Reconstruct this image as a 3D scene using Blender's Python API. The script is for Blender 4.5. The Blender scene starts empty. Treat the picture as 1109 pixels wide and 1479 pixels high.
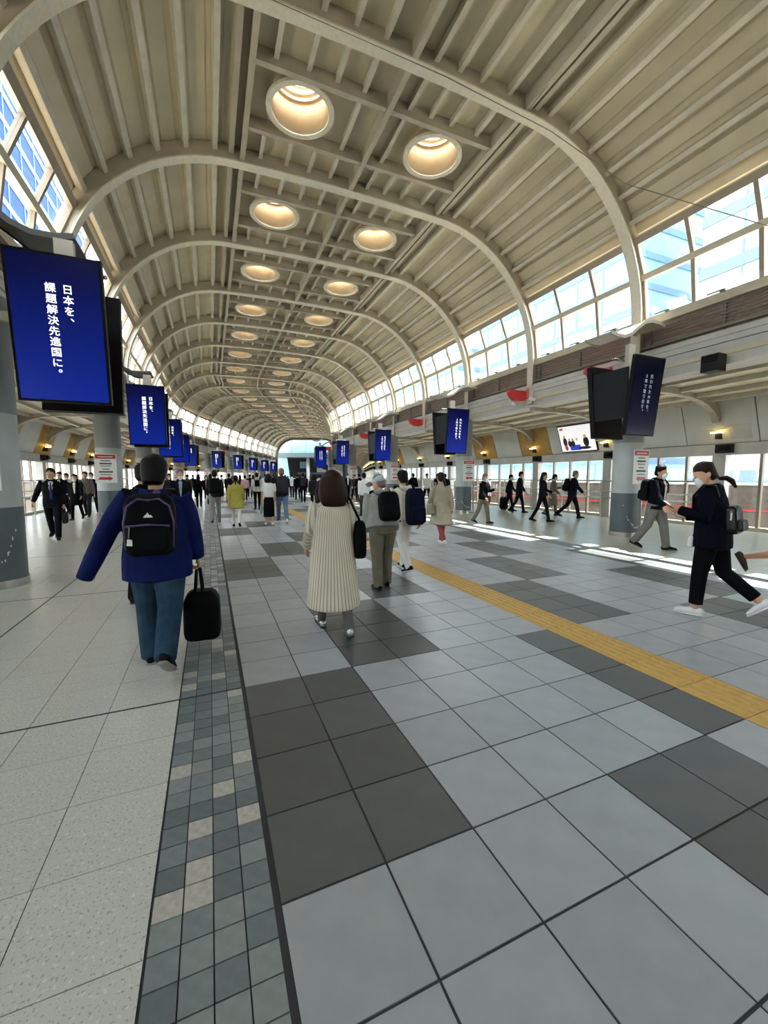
import bpy, bmesh, math, random
from mathutils import Vector, Matrix
random.seed(7)
SC = bpy.context.scene
COL = SC.collection
R_ = math.radians

# ---------------------------------------------------------------- camera, sky, sun, exposure
W, H, FPX = 1109.0, 1479.0, 590.0
VPX, VPY, CAMH = 303.0, 688.6, 1.5
_pitch = math.atan2(H / 2 - VPY, FPX)
_yd = Vector((VPX - W / 2, VPY - H / 2, FPX)).normalized()      # corridor direction in camera axes (x right, y down, z ahead)
_up = Vector((0, -math.cos(_pitch), -math.sin(_pitch)))
_up = (_up - _yd * _up.dot(_yd)).normalized()
_xd = _yd.cross(_up)
if _xd.x < 0: _xd = -_xd
RM = Matrix((_xd, _yd, _up))
cam_d = bpy.data.cameras.new('camera'); cam = bpy.data.objects.new('camera', cam_d); COL.objects.link(cam)
cam_d.sensor_fit = 'HORIZONTAL'; cam_d.sensor_width = 36.0; cam_d.lens = FPX / W * 36.0
cam_d.clip_start = 0.05; cam_d.clip_end = 600
_cx, _cy, _cz = RM @ Vector((1, 0, 0)), RM @ Vector((0, -1, 0)), RM @ Vector((0, 0, -1))
cam.matrix_world = Matrix(((_cx.x, _cy.x, _cz.x, 0), (_cx.y, _cy.y, _cz.y, 0), (_cx.z, _cy.z, _cz.z, CAMH), (0, 0, 0, 1)))
SC.camera = cam
def floor_at(px, py, z=0.0):                                     # the floor point seen at a pixel
    r = RM @ Vector((px - W / 2, py - H / 2, FPX)); t = (z - CAMH) / r.z
    return Vector((r.x * t, r.y * t, z))

wd = bpy.data.worlds.new('sky'); SC.world = wd; wd.use_nodes = True
_bg = wd.node_tree.nodes['Background']
_bg.inputs[0].default_value = (0.90, 0.95, 1.0, 1); _bg.inputs[1].default_value = 2.6
sun_d = bpy.data.lights.new('sun', 'SUN'); sun = bpy.data.objects.new('sun', sun_d); COL.objects.link(sun)
sun_d.energy = 9.0; sun_d.angle = R_(0.5); sun_d.color = (1.0, 0.95, 0.88)
sun.rotation_euler = Vector((-0.40, 0.015, -1.0)).to_track_quat('-Z', 'Y').to_euler()
SC.view_settings.view_transform = 'Standard'; SC.view_settings.look = 'None'
SC.view_settings.gamma = 1.0; SC.view_settings.use_curve_mapping = False
SC.view_settings.exposure = 1.98
SC.cycles.max_bounces = 10; SC.cycles.diffuse_bounces = 6; SC.cycles.glossy_bounces = 3
SC.cycles.transparent_max_bounces = 24; SC.cycles.sample_clamp_indirect = 6.0
SC.cycles.caustics_reflective = False; SC.cycles.caustics_refractive = False

# ---------------------------------------------------------------- materials
def lin(h):
    h = h.lstrip('#'); o = []
    for i in (0, 2, 4):
        c = int(h[i:i + 2], 16) / 255
        o.append(c / 12.92 if c <= 0.04045 else ((c + 0.055) / 1.055) ** 2.4)
    return (o[0], o[1], o[2], 1)
MATS = {}
def mat(name, col, rough=0.6, metal=0.0, var=0.08, scale=6.0, bump=0.0, bscale=40.0, spec=0.5, emit=0.0, detail=4.0, stretch=None):
    if name in MATS: return MATS[name]
    m = bpy.data.materials.new(name); m.use_nodes = True; nt = m.node_tree; N = nt.nodes; L = nt.links
    b = N['Principled BSDF']; c = lin(col)
    b.inputs['Roughness'].default_value = rough; b.inputs['Metallic'].default_value = metal
    b.inputs['Specular IOR Level'].default_value = spec
    tc = N.new('ShaderNodeTexCoord'); src = tc.outputs['Object']
    if stretch:
        mp = N.new('ShaderNodeMapping'); mp.inputs['Scale'].default_value = stretch; L.new(src, mp.inputs[0]); src = mp.outputs[0]
    if var > 0:
        nz = N.new('ShaderNodeTexNoise'); nz.inputs['Scale'].default_value = scale; nz.inputs['Detail'].default_value = detail
        L.new(src, nz.inputs['Vector'])
        rp = N.new('ShaderNodeValToRGB')
        rp.color_ramp.elements[0].position = 0.3; rp.color_ramp.elements[1].position = 0.7
        rp.color_ramp.elements[0].color = tuple(max(0, x * (1 - var)) for x in c[:3]) + (1,)
        rp.color_ramp.elements[1].color = tuple(min(1, x * (1 + var)) for x in c[:3]) + (1,)
        L.new(nz.outputs['Fac'], rp.inputs[0]); L.new(rp.outputs[0], b.inputs['Base Color'])
        if emit:
            L.new(rp.outputs[0], b.inputs['Emission Color'])
    else:
        b.inputs['Base Color'].default_value = c
        if emit: b.inputs['Emission Color'].default_value = c
    if emit: b.inputs['Emission Strength'].default_value = emit
    if bump > 0:
        n2 = N.new('ShaderNodeTexNoise'); n2.inputs['Scale'].default_value = bscale; n2.inputs['Detail'].default_value = 3
        L.new(src, n2.inputs['Vector'])
        bp = N.new('ShaderNodeBump'); bp.inputs['Strength'].default_value = bump; bp.inputs['Distance'].default_value = 0.02
        L.new(n2.outputs['Fac'], bp.inputs['Height']); L.new(bp.outputs[0], b.inputs['Normal'])
    MATS[name] = m
    return m
def glassmat(name, tint, refl=0.07):
    m = bpy.data.materials.new(name); m.use_nodes = True; nt = m.node_tree; nt.nodes.clear()
    o = nt.nodes.new('ShaderNodeOutputMaterial'); mx = nt.nodes.new('ShaderNodeMixShader'); mx.inputs[0].default_value = refl
    t = nt.nodes.new('ShaderNodeBsdfTransparent'); t.inputs[0].default_value = tint
    g = nt.nodes.new('ShaderNodeBsdfGlossy'); g.inputs['Roughness'].default_value = 0.02
    nt.links.new(t.outputs[0], mx.inputs[1]); nt.links.new(g.outputs[0], mx.inputs[2]); nt.links.new(mx.outputs[0], o.inputs[0])
    MATS[name] = m; return m
def terrazzo(name, base, dark, light, rough):
    m = mat(name, base, rough, var=0.05, scale=2.0)
    nt = m.node_tree; N = nt.nodes; L = nt.links; b = N['Principled BSDF']
    old = b.inputs['Base Color'].links[0].from_socket
    tc = N.new('ShaderNodeTexCoord')
    src = tc.outputs['Object']
    for scale, colr, lo, hi in ((90, dark, 0.60, 0.68), (60, light, 0.62, 0.70)):
        nz = N.new('ShaderNodeTexNoise'); nz.inputs['Scale'].default_value = scale; nz.inputs['Detail'].default_value = 1
        L.new(src, nz.inputs['Vector'])
        mr = N.new('ShaderNodeMapRange'); mr.inputs['From Min'].default_value = lo; mr.inputs['From Max'].default_value = hi
        L.new(nz.outputs['Fac'], mr.inputs['Value'])
        mx = N.new('ShaderNodeMix'); mx.data_type = 'RGBA'; L.new(mr.outputs[0], mx.inputs['Factor'])
        L.new(old, mx.inputs['A']); mx.inputs['B'].default_value = lin(colr); old = mx.outputs['Result']
    L.new(old, b.inputs['Base Color']); return m
def stripemat(name, c1, c2, freq, rough=0.85):
    m = mat(name, c1, rough, var=0.05, scale=5, bump=0.15, bscale=14)
    nt = m.node_tree; N = nt.nodes; L = nt.links; b = N['Principled BSDF']; old = b.inputs['Base Color'].links[0].from_socket
    tc = N.new('ShaderNodeTexCoord'); sp = N.new('ShaderNodeSeparateXYZ'); L.new(tc.outputs['Object'], sp.inputs[0])
    at = N.new('ShaderNodeMath'); at.operation = 'ARCTAN2'; L.new(sp.outputs[1], at.inputs[0]); L.new(sp.outputs[0], at.inputs[1])
    mu = N.new('ShaderNodeMath'); mu.operation = 'MULTIPLY'; mu.inputs[1].default_value = freq; L.new(at.outputs[0], mu.inputs[0])
    sn = N.new('ShaderNodeMath'); sn.operation = 'SINE'; L.new(mu.outputs[0], sn.inputs[0])
    mr = N.new('ShaderNodeMapRange'); mr.inputs['From Min'].default_value = 0.35; mr.inputs['From Max'].default_value = 0.75; L.new(sn.outputs[0], mr.inputs['Value'])
    mx = N.new('ShaderNodeMix'); mx.data_type = 'RGBA'; L.new(mr.outputs[0], mx.inputs['Factor']); L.new(old, mx.inputs['A'])
    mx.inputs['B'].default_value = lin(c2); L.new(mx.outputs['Result'], b.inputs['Base Color']); return m

M_STEEL = mat('painted_steel', '#a9a090', 0.45, var=0.10, scale=3, bump=0.03)
M_FLANGE = mat('worn_flange_paint', '#cdc6b7', 0.5, var=0.07, scale=14, detail=8)
M_PANEL = mat('roof_sheet_beige', '#c4b99f', 0.6, var=0.08, scale=1.4, detail=6)
M_PURLIN = mat('purlin_paint', '#beb7a8', 0.5, var=0.10, scale=4)
M_FRAME = mat('window_frame_bronze', '#8f8172', 0.45, var=0.08)
M_SILL = mat('sill_paint', '#b9b09b', 0.5, var=0.08)
M_WHITE = mat('white_paint', '#bcbab5', 0.5, var=0.10, scale=2.5, detail=7)
M_BROWN = mat('brown_backing_board', '#a5897a', 0.8, var=0.22, scale=14, detail=6)
M_SLAT = mat('slat_grey', '#77716a', 0.5, var=0.1)
M_SHAFT = mat('skylight_shaft_cream', '#d3bb97', 0.6, var=0.06, scale=2)
M_GLASS = glassmat('window_glass', (0.93, 0.97, 0.98, 1), 0.07)
M_FROST = bpy.data.materials.new('frosted_dome'); M_FROST.use_nodes = True
_n = M_FROST.node_tree.nodes; _n.clear(); _o = _n.new('ShaderNodeOutputMaterial'); _t = _n.new('ShaderNodeBsdfTranslucent'); _t.inputs[0].default_value = (.9, .9, .88, 1)
M_FROST.node_tree.links.new(_t.outputs[0], _o.inputs[0])
M_COLG = mat('column_pale_grey', '#b0b6b7', 0.35, var=0.08, scale=3)
M_COLT = mat('column_mid_grey', '#868c8d', 0.4, var=0.08, scale=3)
M_COLD = mat('column_slate', '#566066', 0.35, var=0.12, scale=3)
M_SCUFF = mat('scuff_white', '#d9dcda', 0.7, var=0.2, scale=30)
M_METAL = mat('brushed_metal', '#b9b9b6', 0.25, 0.9, var=0.06)
M_RAIL = mat('rail_steel', '#b4b6b4', 0.3, 0.7, var=0.05)
M_BLACK = mat('black_housing', '#0a0a0c', 0.4, var=0.1, spec=0.15)
M_DGREY = mat('dark_grey_housing', '#1c1e21', 0.5, var=0.1, spec=0.2)
def screenmat(name, top, bottom, emit):
    m = mat(name, bottom, 0.25, var=0.0, emit=emit, spec=0.15); nt = m.node_tree; N = nt.nodes; L = nt.links; b = N['Principled BSDF']
    tc = N.new('ShaderNodeTexCoord'); sp = N.new('ShaderNodeSeparateXYZ'); L.new(tc.outputs['Object'], sp.inputs[0])
    mr = N.new('ShaderNodeMapRange'); mr.inputs['From Min'].default_value = -.8; mr.inputs['From Max'].default_value = .7; L.new(sp.outputs[2], mr.inputs['Value'])
    mx = N.new('ShaderNodeMix'); mx.data_type = 'RGBA'; L.new(mr.outputs[0], mx.inputs['Factor']); mx.inputs['A'].default_value = lin(bottom); mx.inputs['B'].default_value = lin(top)
    L.new(mx.outputs['Result'], b.inputs['Emission Color']); b.inputs['Base Color'].default_value = (.004, .004, .01, 1); return m
M_BLUE = screenmat('screen_blue', '#02063c', '#07279a', 0.21)
M_BLUED = screenmat('screen_navy', '#020514', '#050b3c', 0.12)
M_TEXT = mat('screen_text', '#ffffff', 0.5, var=0.0, emit=0.25)
M_TEXTD = mat('screen_text_dim', '#b9c4d8', 0.5, var=0.0, emit=0.06)
M_RED = mat('red_plastic', '#c02a2c', 0.4, var=0.06)
M_REDL = mat('pale_red_plastic', '#d9776c', 0.4, var=0.06)
M_SIGN = mat('sign_white', '#e6e6e3', 0.4, var=0.03)
M_SIGNT = mat('sign_print_grey', '#4d4d4f', 0.6, var=0.0)
M_GROUT = mat('grout_dark', '#37383a', 0.8, var=0.15, scale=10)
M_LIGHT = mat('tile_light_grey', '#a3a6aa', 0.30, var=0.06, scale=7, detail=8, bump=0.02, bscale=120)
M_LIGHT2 = mat('tile_light_grey_worn', '#9da0a4', 0.32, var=0.07, scale=7, detail=8, bump=0.02, bscale=120)
M_DARK = mat('tile_charcoal', '#545453', 0.42, var=0.08, scale=6, detail=8)
M_DARK2 = mat('tile_charcoal_worn', '#5a5b5b', 0.40, var=0.08, scale=6, detail=8)
M_TERRL = terrazzo('terrazzo_left', '#c8c8c2', '#a4a5a0', '#d6d6d0', 0.24)
M_TERRR = terrazzo('terrazzo_right', '#b5b1a2', '#98958a', '#c3c0b4', 0.27)
M_MOS = [mat('mosaic_%d' % i, c, 0.45, var=0.10, scale=25) for i, c in enumerate(('#6f777a', '#7a8284', '#868c8c', '#666e72'))]
M_MOSL = mat('mosaic_pale', '#b5b1a9', 0.5, var=0.18, scale=35)
M_YEL = mat('tactile_yellow', '#c19a4c', 0.5, var=0.12, scale=20, detail=6)
M_LAMP = mat('lamp_warm', '#ffdf7a', 0.5, var=0.0, emit=2.6)
M_LAMPW = mat('lamp_wing', '#e8dfc4', 0.5, var=0.05)
M_OCHRE = mat('panel_ochre_glow', '#b48d4d', 0.55, var=0.22, scale=3)  # lamp glow on the bracket panels put into an ochre base colour
M_PALEP = mat('panel_pale_grey', '#c9cac6', 0.5, var=0.05, scale=2)

# ---------------------------------------------------------------- mesh helpers
class MB:
    def __init__(s): s.v = []; s.f = []
    def box(s, x0, x1, y0, y1, z0, z1):
        b = len(s.v)
        s.v += [(x0, y0, z0), (x1, y0, z0), (x1, y1, z0), (x0, y1, z0), (x0, y0, z1), (x1, y0, z1), (x1, y1, z1), (x0, y1, z1)]
        s.f += [tuple(b + i for i in q) for q in ((0, 3, 2, 1), (4, 5, 6, 7), (0, 1, 5, 4), (1, 2, 6, 5), (2, 3, 7, 6), (3, 0, 4, 7))]
        return s
    def hexa(s, p):                                               # eight corners, bottom ring then top ring
        b = len(s.v); s.v += [tuple(q) for q in p]
        s.f += [tuple(b + i for i in q) for q in ((0, 3, 2, 1), (4, 5, 6, 7), (0, 1, 5, 4), (1, 2, 6, 5), (2, 3, 7, 6), (3, 0, 4, 7))]
        return s
    def prism(s, poly, y0, y1):                                   # polygon in (x, z), extruded along y
        b = len(s.v); n = len(poly)
        s.v += [(x, y0, z) for x, z in poly] + [(x, y1, z) for x, z in poly]
        s.f.append(tuple(range(b, b + n))); s.f.append(tuple(range(b + 2 * n - 1, b + n - 1, -1)))
        for i in range(n):
            j = (i + 1) % n; s.f.append((b + j, b + i, b + n + i, b + n + j))
        return s
    def sweep(s, path, cross, closed_ends=True):                  # path in (x, z) with outward normals; cross in (y, n)
        n = len(cross); b = len(s.v)
        for i, (x, z) in enumerate(path):
            x0, z0 = path[max(0, i - 1)]; x1, z1 = path[min(len(path) - 1, i + 1)]
            tx, tz = x1 - x0, z1 - z0; l = math.hypot(tx, tz) or 1; nx, nz = -tz / l, tx / l
            for (t, m) in cross: s.v.append((x + nx * m, t, z + nz * m))
        for i in range(len(path) - 1):
            for j in range(n):
                k = (j + 1) % n; a = b + i * n
                s.f.append((a + j, a + k, a + n + k, a + n + j))
        if closed_ends:
            s.f.append(tuple(b + j for j in range(n))[::-1]); s.f.append(tuple(b + (len(path) - 1) * n + j for j in range(n)))
        return s
    def lathe(s, prof, cx=0, cy=0, n=24, cap=True):               # profile (r, z)
        b = len(s.v)
        for r, z in prof:
            for i in range(n):
                a = 2 * math.pi * i / n; s.v.append((cx + r * math.cos(a), cy + r * math.sin(a), z))
        for k in range(len(prof) - 1):
            for i in range(n):
                j = (i + 1) % n; s.f.append((b + k * n + i, b + k * n + j, b + (k + 1) * n + j, b + (k + 1) * n + i))
        if cap:
            s.f.append(tuple(b + i for i in range(n))[::-1]); s.f.append(tuple(b + (len(prof) - 1) * n + i for i in range(n)))
        return s
    def tube(s, pts, rad, side=(1, 0, 0), n=12, dome=0.6):        # pts with (a, b) radii, rounded ends
        pts = [Vector(p) for p in pts]; rad = [(r, r) if not isinstance(r, (tuple, list)) else r for r in rad]
        side = Vector(side)
        T0 = (pts[1] - pts[0]).normalized(); T1 = (pts[-1] - pts[-2]).normalized()
        if dome:
            m0, m1 = min(rad[0]), min(rad[-1])
            pts = [pts[0] - T0 * m0 * dome] + pts + [pts[-1] + T1 * m1 * dome]
            rad = [(rad[0][0] * 0.55, rad[0][1] * 0.55)] + rad + [(rad[-1][0] * 0.55, rad[-1][1] * 0.55)]
        b = len(s.v)
        for i, p in enumerate(pts):
            T = (pts[min(i + 1, len(pts) - 1)] - pts[max(i - 1, 0)]).normalized()
            A = side - T * side.dot(T)
            if A.length < 1e-3: A = Vector((0, 1, 0)) - T * T.y
            A.normalize(); B = T.cross(A)
            for k in range(n):
                a = 2 * math.pi * k / n
                s.v.append(tuple(p + A * (rad[i][0] * math.cos(a)) + B * (rad[i][1] * math.sin(a))))
        for i in range(len(pts) - 1):
            for k in range(n):
                j = (k + 1) % n; s.f.append((b + i * n + k, b + i * n + j, b + (i + 1) * n + j, b + (i + 1) * n + k))
        s.f.append(tuple(b + k for k in range(n))[::-1]); s.f.append(tuple(b + (len(pts) - 1) * n + k for k in range(n)))
        return s
    def ball(s, c, r, n=12, m=8):
        rx, ry, rz = (r, r, r) if not isinstance(r, (tuple, list)) else r
        b = len(s.v)
        for i in range(1, m):
            t = math.pi * i / m
            for k in range(n):
                a = 2 * math.pi * k / n
                s.v.append((c[0] + rx * math.sin(t) * math.cos(a), c[1] + ry * math.sin(t) * math.sin(a), c[2] + rz * math.cos(t)))
        top = len(s.v); s.v.append((c[0], c[1], c[2] + rz)); s.v.append((c[0], c[1], c[2] - rz))
        for i in range(m - 2):
            for k in range(n):
                j = (k + 1) % n; s.f.append((b + i * n + k, b + (i + 1) * n + k, b + (i + 1) * n + j, b + i * n + j))
        for k in range(n):
            j = (k + 1) % n; s.f.append((top, b + k, b + j)); s.f.append((top + 1, b + (m - 2) * n + j, b + (m - 2) * n + k))
        return s
    def mesh(s, name, smooth=False, fn=None):
        me = bpy.data.meshes.new(name)
        me.from_pydata([fn(*p) for p in s.v] if fn else s.v, [], s.f)
        me.validate(); me.update()
        bm = bmesh.new(); bm.from_mesh(me); bmesh.ops.recalc_face_normals(bm, faces=bm.faces); bm.to_mesh(me); bm.free()
        if smooth:
            for p in me.polygons: p.use_smooth = True
        return me
def MB_join(*ms):
    r = MB()
    for q in ms:
        b = len(r.v); r.v += q.v; r.f += [tuple(b + j for j in f) for f in q.f]
    return r
def tag(o, label=None, cat=None, group=None, kind=None):
    if label: o['label'] = label
    if cat: o['category'] = cat
    if group: o['group'] = group
    if kind: o['kind'] = kind
    return o
def ob(name, me, m=None, parent=None, loc=None, rz=0.0):
    o = bpy.data.objects.new(name, me); COL.objects.link(o)
    if parent: o.parent = parent
    if loc is not None: o.location = loc
    if rz: o.rotation_euler = (0, 0, rz)
    if m is not None and me is not None:
        if not me.materials: me.materials.append(m)
        elif me.materials[0] is not m:
            o.material_slots[0].link = 'OBJECT'; o.material_slots[0].material = m
    return o
def build(mb, name, m, parent=None, loc=None, rz=0.0, smooth=False): return ob(name, mb.mesh(name, smooth), m, parent, loc, rz)
def empty(name, loc=(0, 0, 0), rz=0.0, parent=None):
    o = bpy.data.objects.new(name, None); COL.objects.link(o); o.empty_display_size = 0.3
    o.location = loc; o.rotation_euler = (0, 0, rz)
    if parent: o.parent = parent
    return o
ORD = ['first', 'second', 'third', 'fourth', 'fifth', 'sixth', 'seventh', 'eighth', 'ninth', 'tenth', 'eleventh', 'twelfth', 'thirteenth', 'fourteenth', 'fifteenth',
       'sixteenth', 'seventeenth', 'eighteenth', 'nineteenth', 'twentieth', 'twenty-first', 'twenty-second', 'twenty-third', 'twenty-fourth', 'twenty-fifth', 'twenty-sixth', 'twenty-seventh', 'twenty-eighth', 'twenty-ninth', 'thirtieth', 'thirty-first', 'thirty-second', 'thirty-third', 'thirty-fourth']
SIDE = {-1: 'left', 1: 'right'}

# ---------------------------------------------------------------- hall layout: ribs every S metres, a bend to the right after rib 7
XC, S, Y0 = 3.57, 3.645, 7.2
K0, K1 = -5, 20
BEND = R_(9.3)
FR = {}
for k in range(K0, 8): FR[k] = (XC, Y0 + S * k, 0.0)
for k in range(8, K1 + 3):
    x, y, h = FR[k - 1]
    turn = BEND if k in (8, 9) else 0.0
    d = h + turn / 2
    FR[k] = (x + S * math.sin(d), y + S * math.cos(d), h + turn)
def world(k, u, t=0.0, z=0.0):
    x, y, h = FR[k]
    return Vector((x + u * math.cos(h) + t * math.sin(h), y - u * math.sin(h) + t * math.cos(h), z))
def bend_map(k):
    x0, y0, h0 = FR[k]
    def fn(u, t, z):
        b = world(k + 1, u); dx, dy = b.x - x0, b.y - y0
        bu = dx * math.cos(h0) - dy * math.sin(h0); bt = dx * math.sin(h0) + dy * math.cos(h0)
        w = t / S
        return ((1 - w) * u + w * bu, w * bt, z)
    return fn
CACHE = {}
def bay(key, mb_fn, name, m, k, parent, smooth=False, root=None):
    """One piece of bay k, in the frame of rib k; straight bays share their mesh."""
    if k in (7, 8):
        me = mb_fn().mesh(name, smooth, bend_map(k))
    else:
        if key not in CACHE: CACHE[key] = mb_fn().mesh(name, smooth)
        me = CACHE[key]
    o = ob(name, me, m, parent)
    if root is None:
        x, y, h = FR[k]; o.location = (x, y, 0); o.rotation_euler = (0, 0, -h)
    return o

UC, ZC = 2.68, 5.25                                              # arc centre of the vault
def arc(sg, r, th): return (sg * (UC + r * math.sin(th)), ZC + r * math.cos(th))
RI = 3.58
TH = [0, 8, 17.3, 26.6, 36, 45.3, 54.6, 60.5]

ceiling = tag(empty('ceiling'), 'beige vaulted roof of steel ribs, ribbed sheets and round skylights over the hall', 'ceiling', kind='structure')
floor = None
walls = {}
for sg in (-1, 1):
    walls[sg] = tag(empty('wall_' + SIDE[sg]), '%s side of the hall with girder, louvres, aisle panels and glass wall' % SIDE[sg], 'wall', kind='structure')

# ---- ribs
def rib_mb():
    mb = MB(); path = [(-(UC + RI), 3.9)]
    path += [arc(-1, RI, R_(90 - a)) for a in range(0, 91, 5)]
    path += [(x, ZC + RI + 0.06 * (1 - (x / UC) ** 2)) for x in (-1.8, -0.9, 0, 0.9, 1.8)]
    path += [arc(1, RI, R_(a)) for a in range(0, 91, 5)] + [(UC + RI, 3.9)]
    return mb.sweep(path, [(-0.075, 0.03), (-0.075, 0.36), (0.075, 0.36), (0.075, 0.03)])
def flange_mb():
    mb = MB(); path = [(-(UC + RI), 3.9)]
    path += [arc(-1, RI, R_(90 - a)) for a in range(0, 91, 5)]
    path += [(x, ZC + RI + 0.06 * (1 - (x / UC) ** 2)) for x in (-1.8, -0.9, 0, 0.9, 1.8)]
    path += [arc(1, RI, R_(a)) for a in range(0, 91, 5)] + [(UC + RI, 3.9)]
    return mb.sweep(path, [(-0.125, 0.0), (-0.125, 0.032), (0.125, 0.032), (0.125, 0.0)])
rib_me, fl_me = rib_mb().mesh('arch_rib'), flange_mb().mesh('bottom_flange')
for k in range(K0, K1 + 1):
    x, y, h = FR[k]
    r = ob('arch_rib', rib_me, M_STEEL, ceiling, (x, y, 0), -h)
    ob('bottom_flange', fl_me, M_FLANGE, r)

# ---- roof bays
def plate(sg, r, a0, a1, th, t0, t1):
    (xa, za), (xb, zb) = arc(sg, r, R_(a0)), arc(sg, r, R_(a1)); (xc, zc), (xd, zd) = arc(sg, r + th, R_(a0)), arc(sg, r + th, R_(a1))
    return MB().hexa([(xa, t0, za), (xb, t0, zb), (xb, t1, zb), (xa, t1, za), (xc, t0, zc), (xd, t0, zd), (xd, t1, zd), (xc, t1, zc)])
def fold(sg, a0, a1):                                             # a roof sheet whose middle stands a little lower than its edges
    w = a1 - a0; pr = [(a0, 3.965), (a0 + w * .22, 3.965), (a0 + w * .28, 3.945), (a1 - w * .28, 3.945), (a1 - w * .22, 3.965), (a1, 3.965), (a1, 4.0), (a0, 4.0)]
    return MB().prism([arc(sg, r_, R_(a)) for a, r_ in pr], 0, S)
ZT = 9.22
SKY = [(-1.6, 1.83), (1.5, 1.83)]
RS = 0.58
def flat_sheet():
    bm = bmesh.new(); mb = MB(); n = 32
    for cu, ct in SKY:
        half = 0.95; b = len(mb.v)
        for i in range(n):
            a = 2 * math.pi * i / n; c, s_ = math.cos(a), math.sin(a); q = max(abs(c), abs(s_))
            mb.v.append((cu + RS * c, ct + RS * s_, ZT)); mb.v.append((cu + half * c / q, ct + half * s_ / q, ZT))
        for i in range(n):
            j = (i + 1) % n; mb.f.append((b + 2 * i, b + 2 * i + 1, b + 2 * j + 1, b + 2 * j))
    xs = [-2.75, SKY[0][0] - .95, SKY[0][0] + .95, SKY[1][0] - .95, SKY[1][0] + .95, 2.75]
    for a, b_, on in ((0, 1, 0), (1, 2, 1), (2, 3, 0), (3, 4, 1), (4, 5, 0)):
        for t0, t1 in (((0, 1.83 - .95), (1.83 + .95, S)) if on else ((0, S),)):
            b = len(mb.v); mb.v += [(xs[a], t0, ZT), (xs[b_], t0, ZT), (xs[b_], t1, ZT), (xs[a], t1, ZT)]; mb.f.append((b, b + 1, b + 2, b + 3))
    bm.free(); return mb
def beamI(x0, x1, t0, t1, z0, z1):                                # a joist with a wider foot
    w = 0.02
    return MB().box(x0, x1, t0, t1, z0 + 0.025, z1).box(x0 - w, x1 + w, t0, t1, z0, z0 + 0.025)
JU = [-2.2, -1.6, -1.05, -0.5, 0.5, 1.0, 1.5, 2.15]
sh_me = MB().lathe([(RS + .1, 8.99), (RS, 8.99), (RS, 10.1), (RS + .1, 10.1)], n=40, cap=False).mesh('skylight_shaft', True)
rg_me = MB().lathe([(RS + .0, 8.97), (RS + .11, 8.97), (RS + .11, 9.03), (RS, 9.03), (RS, 8.97)], n=40, cap=False).mesh('skylight_ring')
hp_me = MB().lathe([(RS - .06, 0), (RS - .015, 0), (RS - .015, .045), (RS - .06, .045), (RS - .06, 0)], n=40, cap=False).mesh('hoop')
dm_me = MB().lathe([(RS + .08, 10.1), (RS * .9, 10.2), (RS * .5, 10.28), (.02, 10.3)], n=32, cap=False).mesh('skylight_dome', True)
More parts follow.
